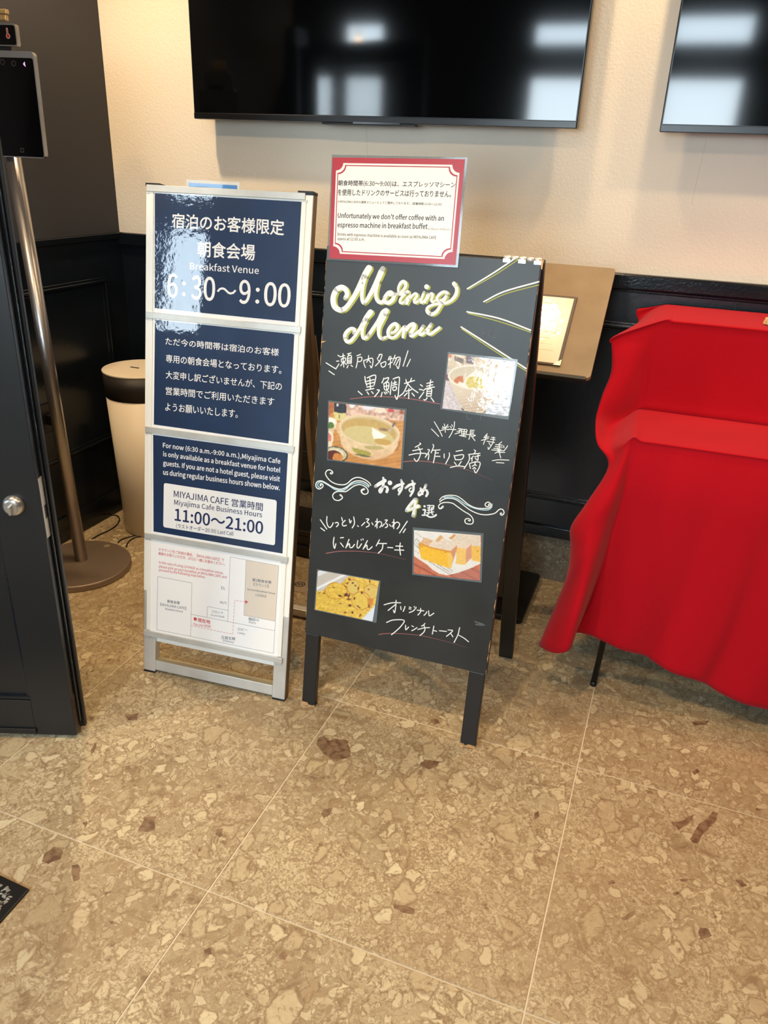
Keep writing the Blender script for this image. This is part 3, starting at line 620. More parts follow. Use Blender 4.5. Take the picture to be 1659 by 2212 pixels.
T3 = ('150,90 240,240 295,352|100,220 160,280 230,355|265,250 330,230|290,210 410,180|330,130 345,200 350,280|300,175 330,205|395,140 370,175|355,215 400,235|440,175 460,200|465,145 480,170|405,225 540,232|515,90 505,190 460,300 415,375|580,215 650,222|560,262 640,250|612,220 600,290|525,310 610,280|640,235 638,300|638,300 722,300|640,228 735,235 722,300|645,265 730,268|690,230 678,350|635,325 715,330|600,335 720,362|'
      '800,240 870,245|800,240 792,325|798,270 860,275|796,298 855,302|725,318 880,330|795,330 770,405|890,335 830,362|812,345 850,390 880,430|1100,305 1040,375|1045,375 1130,362|995,425 1120,390|1095,330 1060,420 1030,495|1175,370 1240,380|1155,402 1240,415|1212,365 1205,455|1095,440 1230,462|1205,465 1125,585 1115,545|1130,470 1160,515|1360,450 1300,500|1250,500 1370,510|1240,535 1370,545|1312,490 1318,590|1285,560 1290,590 1350,583|1395,520 1400,560|1465,520 1435,570 1400,610|1180,595 1300,605 1390,612|1215,568 1300,572|1320,610 1240,655|1325,610 1325,680 1345,738|1290,640 1415,640|1190,790 1300,772 1490,778|1260,822 1400,830')
T4 = ('305,140 320,160 225,215|180,278 355,245|115,355 250,328 400,325 425,345|280,215 320,300 300,400 250,470 205,420|450,258 480,275 405,395|455,320 470,360 455,440|540,165 555,200 510,315|545,270 670,262|590,280 570,400 550,495|595,320 640,318|590,378 668,380|745,335 742,370 745,405|835,315 835,380 770,512|955,290 1070,268|920,360 945,440|930,370 1085,350 1060,430 945,440|925,485 960,530|1050,470 1005,535|855,578 990,550 1110,565|'
      '1280,262 1305,285 1280,330|1180,345 1385,325|1190,350 1190,450 1100,600|1265,375 1225,420|1245,410 1240,465|1290,385 1385,362|1350,350 1345,450 1300,410|1195,515 1215,595|1200,505 1300,480 1385,490 1370,580 1310,675 1280,620|1300,470 1290,530 1245,555|1290,520 1320,545|1290,575 1255,600|1290,580 1310,605')
T6 = ('95,100 205,258|105,240 168,288|1580,125 1448,325|1550,255 1510,318|210,45 205,130 225,205 262,232 300,190 315,150|350,155 385,145 405,165 395,195 370,218|460,60 475,120|520,110 470,165 490,205 540,195|590,90 605,155 625,115|665,50 678,130 672,185 640,238|730,200 745,215|800,200 855,145|880,85 925,90 890,135 925,160 925,200 880,225|975,150 995,185|1065,85 1062,240|1035,132 1072,130 1030,215|1040,190 1100,130 1140,150 1138,190 1110,230|1150,215 1190,170|1200,105 1240,105 1210,150 1240,180 1240,215 1205,235|1275,180 1300,210|1350,95 1350,250|1325,147 1358,142 1325,220|1330,200 1400,140 1445,165 1440,210 1405,255|'
      '330,400 318,500 338,590 360,510|440,408 490,403|440,495 490,560|585,435 530,580|540,560 590,505 600,570 640,570 680,520|735,455 722,560 750,580 800,510|790,435 795,450|820,425 828,440|900,455 825,600|835,585 890,530 895,595 930,605 980,560|1105,440 1050,545|1085,505 1225,505|1165,510 1150,600 1085,670|1245,572 1330,577|1385,548 1500,552|1365,615 1520,618|1460,495 1450,590 1465,700')
T7 = ('150,198 280,165 420,165|345,125 340,220 320,330 300,285|335,195 215,290|420,225 425,275|490,225 480,260 460,305|560,235 590,245|555,262 585,270|560,325 620,300 660,260|640,225 645,240|668,235 672,250|690,285 795,297|745,255 745,310 700,365|845,310 830,340 800,370|875,295 878,340 890,378 960,335|190,485 300,445 475,450 430,540 350,620 270,685|500,530 502,605 550,560|600,540 630,555|600,620 640,600 685,570|815,500 795,525 760,545|700,600 800,575 890,570|800,530 815,600 790,650 735,697|960,545 935,675|950,615 1005,630|1050,620 1165,632|1190,608 1265,615 1230,660 1165,712|1235,665 1270,718|1380,570 1350,690 1290,810|1360,690 1450,740 1525,800')
for k, (t, w) in {1: (T1, 16), 2: (T2, 18), 3: (T3, 14), 4: (T4, 17), 6: (T6, 17), 7: (T7, 16)}.items():
    sl_ = t.split('|'); nn = {6: 23, 7: 14, 3: 53}.get(k, len(sl_))
    for seg in (sl_[:nn], sl_[nn:]):
        if not seg: continue
        mw = MB(); strokes(mw, PC, '|'.join(seg), *cH[k], w, 0.0006, smooth=4); mw.build('handwritten_line', M_WCHALK, cb)
m5 = MB(); strokes(m5, PC, '175,255,52 250,205,62 345,150,62|315,100,38 322,180,46 300,290,46 265,360,44 245,320,36 300,265,34 370,262,40 392,305,48 378,350,50|435,190,84|490,292,40 570,240,50 680,205,40|635,140,40 652,200,46 645,300,42 590,400,34|640,300,26 600,345,26 585,310,26 620,280,22|715,282,38 790,228,48 880,205,38|835,155,36 857,230,42 852,330,40 800,425,34|842,325,24 800,350,24 780,312,24 815,280,22|985,290,38 1005,340,38 1020,390,36|1080,230,50 1050,300,42 1000,385,38 955,415,36 950,370,32 1010,312,32 1085,320,40 1110,375,44 1085,428,40', *cH[5], 40, 0.0006)
strokes(m5, PC, '1055,610,42|1030,672,26 1068,675,30 1055,740,26|1015,770,26 1080,768,26 1150,803,28 1220,795,28 1262,765,34|1105,598 1150,594 1142,625 1108,640 1152,642|1172,598 1222,600 1212,630 1175,640 1220,645|1108,682 1212,666|1135,655 1135,722|1182,650 1182,722|1095,727 1218,710|1135,740 1108,762|1185,735 1208,762', *cH[5], 20, 0.0006)
m5.build('painted_recommendation_text', M_WCHALKB, cb)
f4 = '885,480,50 800,580,52 735,668,48|725,692,46 830,652,46 945,605,60|905,478,46 880,600,46 866,700,54 850,780,64'
m4 = MB(); strokes(m4, PC, f4, *cH[5], 60, 0.0004, sh=(2.6, 1.2)); 
y4 = m4.build('yellow_numeral_shadow', M_YCHALK, cb)
m4 = MB(); strokes(m4, PC, f4, *cH[5], 60, 0.0008); m4.build('numeral', M_WCHALKB, cb)
SW1 = ('505,225 485,245 505,262 535,245 540,215 500,175 455,165 400,185 370,250 400,330 500,440 640,505 800,520 900,480 1000,390 1100,348 1200,352 1330,410 1420,480 1450,535|270,525 250,545 240,515 265,495 305,515 310,555 270,600 210,620 150,580 140,500 185,440 280,430 400,490 550,580 700,625 800,610 900,555 1000,470 1110,430 1250,435 1350,485 1410,545|'
       '725,765,46 765,800,28 770,840 700,890 640,895 570,860 540,780 580,715 660,680 760,680 860,680 950,620 1050,550 1180,515 1290,550 1370,620 1385,700 1330,745 1270,735,28 1230,690,34 1235,650,40 1290,625,46')
SW2 = ('1195,420 1205,400 1215,430 1190,455 1140,450 1120,410 1150,370 1200,360 1245,400 1240,460 1190,490 1080,500 960,495 850,465 740,405 660,340 580,275 480,220 370,205 260,210 160,245 100,310|1495,620 1480,600 1460,615 1480,650 1520,640 1545,590 1520,530 1470,512 1420,535 1350,600 1250,630 1120,642 980,620 840,565 720,490 600,395 480,310 370,275 250,275 160,310 105,355|'
       '175,458,50 130,500,32 90,495,26 80,440 130,390 220,365 380,380 500,460 640,560 760,630 830,700 855,780 830,840 760,850 690,830 665,780 690,735 750,725 790,755 770,780 745,765')
m8 = MB(); strokes(m8, PC, SW1, *cH[8], 23, 0.0007); m8.build('scroll_flourish', M_WCHALK, cb); m8 = MB(); strokes(m8, PC, SW2, *cH[9], 22, 0.0007); m8.build('scroll_flourish', M_WCHALK, cb)
m8 = MB(); strokes(m8, PC, '235,585 190,560 185,500 240,450 320,465 450,540 600,635 750,658 850,625 960,530 1100,478 1250,480 1400,575', *cH[8], 26, 0.0005); m8.build('blue_flourish', M_BCHALK, cb); m8 = MB()
strokes(m8, PC, '195,255 350,240 480,275 570,330 660,390 760,445 900,500 1050,530 1180,530 1260,480 1275,400', *cH[9], 24, 0.0005); m8.build('blue_flourish', M_BCHALK, cb)
mr = MB()
strokes(mr, PC, '345,1605 500,1590 700,1600 920,1637', 640, 320, 2.9625, 5, 0.0005); mr.build('red_underline', M_RCHALK, cb); mr = MB()
strokes(mr, PC, '10,475 250,460 550,485 800,530 1000,575 1250,655 1620,810', *cH[4], 17, 0.0005, taper=True); mr.build('red_underline', M_RCHALK, cb); mr = MB()
strokes(mr, PC, '195,672 400,640 650,635 900,650 1150,685 1560,780', *cH[6], 17, 0.0005, taper=True); mr.build('red_underline', M_RCHALK, cb); mr = MB()
strokes(mr, PC, '65,682 200,665 450,670 750,700 1000,755 1250,820 1500,895', *cH[7], 15, 0.0005, taper=True)
mr.build('red_underline', M_RCHALK, cb)
my = MB(); strokes(my, PC, '1105,905 1270,812 1420,714|1215,990 1340,932 1552,875|1100,1057 1300,1110 1500,1178|1060,1157 1250,1285 1470,1425', 640, 320, 2.9625, 6, 0.0004)
mw = MB(); strokes(mw, PC, '1095,900 1260,800 1400,706|1200,983 1330,918 1552,855|1092,1047 1300,1090 1500,1165|1055,1144 1250,1268 1470,1410', 640, 320, 2.9625, 9, 0.0006)
mw.build('ray_lines', M_WCHALK, cb)
MM8 = ('245,450,46 268,405,52 250,350,55 205,325,56 150,350,58 115,410,60 105,480,62 125,550,62 180,585,55 240,570,52 300,500,50 370,390,54 430,270,60 480,170,70 520,105,70|'
       '480,200,44 455,290,40 440,380,42 440,460,42 460,508,36 500,465,42 560,360,50 620,240,60 660,150,64 680,110,56|625,260,44 600,370,40 605,450,40 640,497,42 690,485,40 700,450,44 735,395,40 770,378,36 790,400,36 765,415,30 745,395,30|700,445,46 705,490,42 745,503,42 795,465,46 825,405,36 850,405,22')
MM4 = ('120,490,34 200,470,36|215,450,44 215,330,56 270,220,70 340,190,72 380,260,72 340,360,66 250,450,44 250,488,34 340,450,55 430,418,72|380,450,66 300,530,60 250,620,60 270,670,56 350,645,60 420,560,60 480,490,46|480,480,46 445,570,62 400,680,62|460,590,48 540,490,52 600,455,56 630,505,58 575,600,60 572,655,52 620,655,52 690,590,52|790,430,62 740,550,58 715,640,58 745,660,48 810,600,46 880,480,44|845,305,106|'
       '880,460,54 840,570,56 810,650,56|850,600,48 910,490,52 960,455,58 980,500,60 955,600,58 975,650,46 1045,612,40|1300,440,60 1230,420,66 1130,480,68 1075,575,64 1120,622,56 1220,580,60 1310,470,64 1285,420,60|1310,480,60 1240,610,60 1150,740,66 1060,870,78 950,920,80 865,860,82 870,775,66 980,710,56 1150,680,56 1280,670,62 1420,590,74 1505,470,80 1520,340,78 1460,235,92')
MMM = ('240,430,40 262,372,46 200,360,48 130,420,55 108,490,56 142,565,50 210,540,50 290,440,44 370,310,54 440,190,70 508,105,84|440,220,60 390,340,50 380,450,50 402,512,46 460,480,50 540,370,54 630,240,60 700,120,80 750,82,84|740,130,70 680,240,75 640,350,60 638,460,50 680,515,48 750,490,38|810,430,34 880,410,44 930,340,56 900,285,52 840,310,52 785,390,52 790,470,50 830,502,44 900,480,44 970,400,40 1030,330,40|'
       '1050,330,50 1030,400,50 1012,490,42|1045,410,46 1110,320,58 1180,290,60 1185,350,62 1130,440,54 1150,475,48 1210,440,44 1270,390,38|1330,320,50 1285,390,50 1268,430,48 1295,455,44 1350,420,48 1410,350,48 1452,290,50|1425,345,50 1398,420,46 1440,445,44 1520,390,46 1580,345,46')
sh = (3.8, 2.0)
strokes(my, PC, MM8, 700, 560, 5.352, 40, 0.0003, sh=sh); strokes(my, PC, MM4, 840, 590, 10.37, 40, 0.0003, sh=sh); strokes(my, PC, MMM, 730, 660, 7.213, 40, 0.0003, sh=sh)
my.build('green_drop_shadow', M_YCHALK, cb)
mw = MB(); strokes(mw, PC, MM8, 700, 560, 5.352, 40, 0.0008); strokes(mw, PC, MM4, 840, 590, 10.37, 40, 0.0008); strokes(mw, PC, MMM, 730, 660, 7.213, 40, 0.0008)
mw.build('script_title', M_WCHALKB, cb)
mg = MB(); strokes(mg, PC, '1190,1165 1200,1190 1215,1175|1240,1165 1232,1200 1270,1215|1275,1165 1270,1215', 640, 320, 2.9625, 3, 0.0003)
strokes(mg, PC, '570,1270 580,1365 650,1370|825,1280 810,1385', 940, 740, 8.295, 9, 0.0003)
strokes(mg, PC, '1145,1430 1205,1452 1150,1448', 640, 860, 2.9625, 10, 0.0003); mg.build('old_chalk_traces', M_GCHALK, cb)

for t_ in ('940,70 895,110 920,170 965,200', '1010,60 1040,110 985,180', '1370,120 1415,200 1395,290', '1480,110 1540,190 1510,290 1390,345', '1290,130 1265,220', '700,395 560,370 400,400'):
    mg = MB(); strokes(mg, PC, t_, 670, 990, 3.687, 6, 0.0002); mg.build('wiped_smudge', mat('dark_smudge', (36, 37, 36), 0.55), cb)
# ---- red bordered laminated notice
QN = [(706, 561), (989, 578), (1010, 340), (717, 334)]
cN = lambda x, y: (640+x/2.9625, 320+y/2.9625)
PN = Plane(PC.P(0, 0, 0.0045), PC.u, PC.v)
ab = [PN.ab(*q) for q in QN]
nt_ = empty('laminated_notice', PN.P((ab[0][0]+ab[1][0])/2, ab[0][1]), 'laminated coffee notice with crimson border taped to the top of the chalkboard', 'notice')
def quadprism(P, pts, c0, c1):
    return MB().prism([P.P(*p, c0) for p in pts], P.n*(c1-c0))
quadprism(PN, ab, -0.0012, -0.0002).build('laminate_pouch', M_FILMD, nt_, bevel=0)
rd = [PN.ab(*q) for q in ((711, 558), (984, 572.5), (1004.5, 344), (718.5, 340))]
quadprism(PN, rd, -0.0001, 0.0002).build('red_sheet', M_NRED, nt_)
def bil(q, s, t): return tuple((q[0][k]*(1-s)+q[1][k]*s)*(1-t)+(q[3][k]*(1-s)+q[2][k]*s)*t for k in (0, 1))
def notched(q, ins, r, P, off, asp=1.36):
    u = ins; v = ins*asp; ru = r; rv = r*asp; pts = []
    for (cx, cy, a0) in ((u, v, 90), (1-u, v, 180), (1-u, 1-v, 270), (u, 1-v, 0)):
        for k in range(9):
            t = math.radians(a0-90*k/8) if True else 0
            pts.append((cx+ru*math.cos(t), cy+rv*math.sin(t)))
    return [P.P(*bil(q, *p), off) for p in pts]
def notched2(q, ins, r, P, off, asp=1.30):
    u0, u1, v0, v1 = ins, 1-ins, ins*1.45+0.008, 1-ins*1.45-0.008; pts = []
    for (cx, cy, s) in ((u0, v0, range(90, -1, -10)), (u1, v0, range(180, 89, -10)), (u1, v1, range(270, 179, -10)), (u0, v1, range(360, 269, -10))):
        for a_ in s:
            t = math.radians(a_); pts.append((cx+r*math.cos(t), cy+r*asp*math.sin(t)))
    return [P.P(*bil(q, *p), off) for p in pts]
for (ins, r, off, m, nm) in ((0.031, 0.056, 0.0004, M_NWHITE, 'white_border'), (0.043, 0.059, 0.0006, M_NRED, 'red_inner_line'), (0.050, 0.062, 0.0008, M_NWHITE, 'white_field')):
    MB().poly(notched2(rd, ins, r, PN, off)).build(nm, m, nt_)
block(nt_, PN, cN, M_NBLACK, [
    ('朝食時間帯(6:30～9:00)は、エスプレッソマシーン', (268, 205), (268, 245), (1017, 258), 0.020), ('を使用したドリンクのサービスは行っておりません。', (266, 262), (266, 303), (990, 316), 0.020),
    ('※MIYAJIMA CAFEの通常メニューとしてご提供しております。(営業時間:11:00～21:00)', (266, 333), (266, 352), (930, 371), 0.016),
    ("Unfortunately we don't offer coffee with an", (266, 412), (266, 455), (943, 475), 0.024), ('espresso machine in breakfast buffet', (264, 472), (264, 516), (838, 527), 0.024),
    ('(6:30a.m.-9:00a.m.)。', (843, 508), (843, 526), (995, 531)), ('Drinks with espresso machine is available as soon as MIYAJIMA CAFE', (264, 540), (264, 565), (895, 588), 0.016),
    ('opens at 11:00 a.m.', (263, 570), (263, 594), (438, 599), 0.016)], 0.0011)

# ================================================================ FOOD PHOTOGRAPHS (flat prints, pixels laid out in code)
def inpoly(X, Y, pts):
    ins = np.zeros(X.shape, bool); n = len(pts)
    for i in range(n):
        x1, y1 = pts[i]; x2, y2 = pts[(i+1) % n]
        c = ((y1 > Y) != (y2 > Y)) & (X < (x2-x1)*(Y-y1)/((y2-y1) or 1e-9)+x1); ins ^= c
    return ins
def vnoise(X, Y, s, seed):
    r = np.random.RandomState(seed); G = r.rand(64, 64); x = X/s; y = Y/s
    xi = np.floor(x).astype(int); yi = np.floor(y).astype(int); fx = x-xi; fy = y-yi; fx = fx*fx*(3-2*fx); fy = fy*fy*(3-2*fy)
    g = lambda a, b: G[a % 64, b % 64]
    return (g(xi, yi)*(1-fx)+g(xi+1, yi)*fx)*(1-fy)+(g(xi, yi+1)*(1-fx)+g(xi+1, yi+1)*fx)*fy
def fbm(X, Y, s, seed): return 0.5*vnoise(X, Y, s, seed)+0.3*vnoise(X, Y, s/2.1, seed+1)+0.2*vnoise(X, Y, s/4.3, seed+2)
class Pic:
    def __init__(s, q, nx, ny):   # q corners bl br tr tl in view units
        U, V = np.meshgrid((np.arange(nx)+0.0)/(nx-1), (np.arange(ny)+0.0)/(ny-1)); q = np.array(q, float)
        s.X = (q[0][0]*(1-U)+q[1][0]*U)*(1-V)+(q[3][0]*(1-U)+q[2][0]*U)*V; s.Y = (q[0][1]*(1-U)+q[1][1]*U)*(1-V)+(q[3][1]*(1-U)+q[2][1]*U)*V
        s.C = np.zeros((ny, nx, 3)); s.nx, s.ny = nx, ny
    def fill(s, m, c, a=1.0, n=0, ns=30, seed=1):
        col = np.array(c, float)[None, None, :]*np.ones_like(s.C)
        if n: col = col+(fbm(s.X, s.Y, ns, seed)[..., None]-0.5)*2*n
        a = (m.astype(float)*a)[..., None]; s.C = s.C*(1-a)+col*a
    def ell(s, cx, cy, rx, ry, rot=0):
        c, q = math.cos(math.radians(rot)), math.sin(math.radians(rot)); dx = s.X-cx; dy = s.Y-cy
        return ((dx*c+dy*q)/rx)**2+((-dx*q+dy*c)/ry)**2
    def poly(s, *p): return inpoly(s.X, s.Y, p)
    def blur(s, k=1):
        for _ in range(k):
            P_ = np.pad(s.C, ((1, 1), (1, 1), (0, 0)), 'edge'); s.C = (P_[:-2, 1:-1]+P_[2:, 1:-1]+P_[1:-1, :-2]+P_[1:-1, 2:]+4*P_[1:-1, 1:-1])/8
M_PHOTO = bpy.data.materials.new('glossy_photo_print'); M_PHOTO.use_nodes = True
_n = M_PHOTO.node_tree.nodes; _L = M_PHOTO.node_tree.links; _b = _n['Principled BSDF']; _a = _n.new('ShaderNodeVertexColor'); _a.layer_name = 'print'
_L.new(_a.outputs[0], _b.inputs['Base Color']); _b.inputs['Roughness'].default_value = 0.4; _b.inputs['Coat Weight'].default_value = 1.0; _b.inputs['Coat Roughness'].default_value = 0.05; _b.inputs['Coat IOR'].default_value = 1.7
_g = _n.new('ShaderNodeNewGeometry'); _t = _n.new('ShaderNodeTexNoise'); _t.inputs['Scale'].default_value = 60; _bp = _n.new('ShaderNodeBump'); _bp.inputs['Strength'].default_value = 0.15; _bp.inputs['Distance'].default_value = 0.003
_L.new(_g.outputs['Position'], _t.inputs['Vector']); _L.new(_t.outputs[0], _bp.inputs['Height']); _L.new(_bp.outputs[0], _b.inputs['Coat Normal'])
def photo(label, ox, oy, s, outer, inner, painter, nx=150, ny=110):
    cv = lambda p: (ox+p[0]/s, oy+p[1]/s)
    ab = [PC.ab(*cv(p)) for p in outer]
    e = empty('food_photo', PC.P((ab[0][0]+ab[1][0])/2, ab[0][1], 0.002), label, 'photo')
    quadprism(PC, ab, 0.0010, 0.0016).build('laminate_pouch', M_FILMD, e)
    pic = Pic(inner, nx, ny); painter(pic); pic.blur(1)
    C = np.clip(pic.C/255.0, 0, 1); C = np.where(C <= 0.04045, C/12.92, ((C+0.055)/1.055)**2.4)
    iab = [PC.ab(*cv(p)) for p in inner]; vs = []
    for j in range(ny):
        for i in range(nx): vs.append(PC.P(*bil(iab, i/(nx-1), j/(ny-1)), 0.0019))
    fs = [(j*nx+i, j*nx+i+1, (j+1)*nx+i+1, (j+1)*nx+i) for j in range(ny-1) for i in range(nx-1)]
    mb = MB(); mb.add(vs, fs); o = mb.build('photo_print', M_PHOTO, e)
    at = o.data.color_attributes.new('print', 'FLOAT_COLOR', 'POINT')
    at.data.foreach_set('color', np.concatenate([C.reshape(-1, 3), np.ones((nx*ny, 1))], 1).astype(np.float32).ravel())
def paint_bowl(p):
    X, Y = p.X, p.Y; al = np.ones_like(X) > 0
    p.fill(al, (196, 186, 182), n=26, ns=60, seed=3)
    p.fill(Y < 470, (206, 190, 166), n=30, ns=90, seed=5)
    for (x0, x1, c) in ((340, 520, (228, 214, 190)), (560, 700, (106, 84, 92)), (930, 1220, (206, 178, 140)), (1220, 1300, (96, 88, 100)), (1300, 1440, (200, 150, 104))):
        p.fill((X > x0) & (X < x1) & (Y < 260+(X-250)*0.14+60), c, 0.85, n=20, ns=30, seed=int(x0))
    p.fill(p.ell(275, 240, 26, 32) < 1, (212, 112, 58)); p.fill((p.ell(1040, 310, 80, 62) < 1) & (p.ell(1040, 310, 66, 50) > 1), (120, 92, 74))
    for k in range(6): p.fill(np.abs((Y-240-k*18)-(X-350-k*10)*0.35) < (6*(X > 350)*(X < 520)), (70, 54, 48), 0.8)
    p.fill(p.poly((150, 700), (250, 690), (480, 1150), (400, 1215), (130, 1180)), (204, 194, 196), n=40, ns=24, seed=8)
    p.fill(p.poly((930, 870), (1180, 830), (1380, 830), (1320, 1020), (1150, 960), (1040, 960)), (140, 138, 146), 0.9, n=30, ns=20, seed=9)
    p.fill(p.poly((950, 1130), (1150, 960), (1340, 1040), (1320, 1380), (900, 1290)), (196, 200, 210), n=34, ns=26, seed=10)
    p.fill(p.ell(240, 620, 60, 60) < 1, (96, 40, 52), 0.8)
    p.fill(p.ell(700, 1200, 220, 60, 6) < 1, (60, 48, 50))
    body = p.poly((232, 590), (260, 680), (330, 860), (400, 1000), (480, 1120), (560, 1200), (700, 1240), (850, 1230), (930, 1170), (1040, 1090), (1150, 960), (1230, 820), (1270, 640), (1250, 560))
    p.fill(body, (214, 200, 178)); p.fill(body, (196, 176, 150), 0.6*np.clip((X-300)/900+(Y-850)/700, 0, 1))
    p.fill(body, (170, 140, 120), 0.5*(np.sin(Y/9.0+X/70)*0.5+0.5)*np.clip((Y-900)/300, 0, 1))
    p.fill(p.poly((480, 1130), (560, 1200), (700, 1245), (860, 1225), (900, 1180), (930, 1175), (900, 1230), (850, 1262), (700, 1262), (560, 1222), (490, 1170)), (222, 206, 172))
    rim = p.ell(750, 625, 522, 222, 5); p.fill(rim < 1, (232, 224, 206)); inn = p.ell(752, 622, 488, 196, 5); p.fill(inn < 1, (202, 190, 166), n=10, ns=80)
    p.fill(p.poly((340, 690), (360, 640), (430, 600), (505, 590), (515, 735), (400, 730)) & (inn < 1), (196, 112, 56), n=14, ns=40)
    rice = p.poly((400, 740), (440, 690), (520, 720), (560, 620), (640, 560), (740, 505), (830, 500), (900, 560), (1000, 640), (1060, 720), (1060, 800), (880, 850), (700, 830), (560, 810))
    p.fill(rice & (inn < 1), (236, 226, 212), n=40, ns=16, seed=12)
    p.fill((p.ell(730, 720, 165, 120, 10) < 1.0+0.5*(fbm(X, Y, 20, 4)-0.5)) & (inn < 1), (206, 190, 98), n=60, ns=12, seed=14)
    p.fill(p.poly((800, 480), (850, 500), (900, 580), (810, 600)), (234, 214, 184), 0.9)
def paint_pot(p):
    X, Y = p.X, p.Y; al = np.ones_like(X) > 0
    p.fill(al, (204, 146, 78), n=22, ns=120, seed=3); p.fill(al, (176, 112, 54), 0.35*(np.sin((Y+X*0.18)/11.0)*0.5+0.5))
    p.fill((Y < 420+(X-160)*0.05) & (X > 480), (214, 178, 158), n=70, ns=46, seed=7)
    for (a, b, c) in (((600, 200), (50, 60), (236, 236, 240)), ((1290, 300), (60, 32), (186, 66, 76)), ((1480, 330), (44, 40), (150, 80, 54)), ((1100, 290), (90, 60), (238, 222, 204)), ((900, 250), (120, 40), (226, 226, 236))): p.fill(p.ell(*a, *b) < 1, c, 0.9, n=20, ns=18)
    p.fill(p.poly((160, 150), (260, 170), (250, 330), (160, 400)), (176, 100, 60), n=40, ns=40)
    p.fill(p.poly((272, 165), (490, 190), (498, 330), (470, 360), (290, 340), (268, 300)), (44, 46, 52), n=30, ns=22); p.fill(p.poly((315, 180), (350, 180), (350, 225), (315, 225)), (220, 226, 236))
    p.fill(p.poly((265, 320), (380, 350), (490, 345), (470, 480), (400, 490), (280, 460)), (216, 204, 136), n=10, ns=40); p.fill(p.poly((355, 370), (375, 370), (372, 440), (352, 440)), (90, 90, 70), 0.8)
    p.fill(p.ell(200, 540, 130, 120) < 1, (232, 216, 190)); p.fill(p.ell(190, 510, 112, 80) < 1, (242, 236, 224)); p.fill(p.ell(205, 570, 66, 64) < 1, (86, 122, 44), n=60, ns=14)
    p.fill(p.poly((160, 620), (280, 610), (260, 720), (160, 690)), (214, 190, 152))
    p.fill(p.ell(170, 790, 90, 130) < 1, (238, 222, 200)); p.fill(p.ell(160, 790, 66, 90) < 1, (220, 130, 110), n=30, ns=24); p.fill(p.poly((160, 850), (240, 860), (230, 950), (160, 970)), (232, 214, 180))
    p.fill(p.ell(300, 1090, 218, 145, 10) < 1, (46, 52, 40)); sc = p.ell(300, 1085, 200, 128, 10); p.fill(sc < 1, (230, 222, 192)); p.fill((sc < 1) & (sc > 0.55), (120, 124, 88), 0.7*(np.sin(np.arctan2(Y-1085, X-300)*34) > 0.2))
    p.fill(p.ell(270, 1110, 145, 95, 10) < 1, (92, 36, 22)); p.fill(p.poly((240, 1150), (270, 1070), (340, 1060), (430, 1100), (440, 1190), (380, 1210), (250, 1190)), (206, 136, 66), n=26, ns=24)
    # donabe pot
    p.fill(p.poly((1380, 850), (1470, 720), (1450, 900), (1420, 1000), (1200, 1120)), (150, 92, 50), 0.5)
    body = p.poly((300, 620), (380, 760), (400, 900), (470, 1010), (640, 1110), (800, 1170), (1000, 1190), (1180, 1150), (1330, 1060), (1410, 930), (1440, 760), (1455, 680), (300, 540))
    p.fill(body, (226, 198, 156), n=20, ns=60, seed=21); p.fill(body, (206, 150, 110), 0.5*np.clip((Y-950)/260, 0, 1))
    p.fill(p.poly((290, 640), (300, 560), (370, 490), (400, 560), (370, 680)), (222, 180, 130)); p.fill(p.poly((1400, 900), (1470, 800), (1460, 700), (1420, 820)), (210, 160, 118))
    p.fill(p.ell(905, 655, 548, 268, 10) < 1, (228, 206, 168), n=12, ns=70); p.fill(p.ell(905, 662, 515, 240, 10) < 1, (206, 184, 140)); inn = p.ell(900, 668, 488, 215, 10); p.fill(inn < 1, (196, 164, 96), n=10, ns=60)
    soup = p.ell(895, 755, 445, 168, 10); p.fill((soup < 1) & (inn < 1.02), (208, 192, 132), n=6, ns=60)
    p.fill(p.ell(1150, 860, 150, 55, 8) < 1, (196, 156, 78), 0.9)
    p.fill(p.poly((955, 605), (1215, 750), (1130, 800), (985, 805), (960, 720)), (240, 240, 230)); p.fill(p.ell(1160, 640, 85, 28, 6) < 1, (150, 120, 92), n=40, ns=20)
    p.fill(p.poly((1240, 690), (1330, 540), (1350, 550), (1270, 700)), (190, 176, 160)); p.fill(p.poly((1300, 580), (1350, 500), (1385, 520), (1330, 600)), (120, 106, 110))
    leaf = p.poly((600, 960), (700, 985), (880, 1030), (945, 1070), (930, 1105), (850, 1115), (720, 1085), (640, 1040), (600, 1000)); p.fill(leaf, (168, 160, 72), n=20, ns=20); p.fill(p.ell(1000, 965, 175, 36, 3) < 1, (170, 158, 90), 0.7, n=40, ns=16)
    p.fill((p.ell(790, 1108, 150, 16, 9) < 1), (60, 74, 32), 0.7)
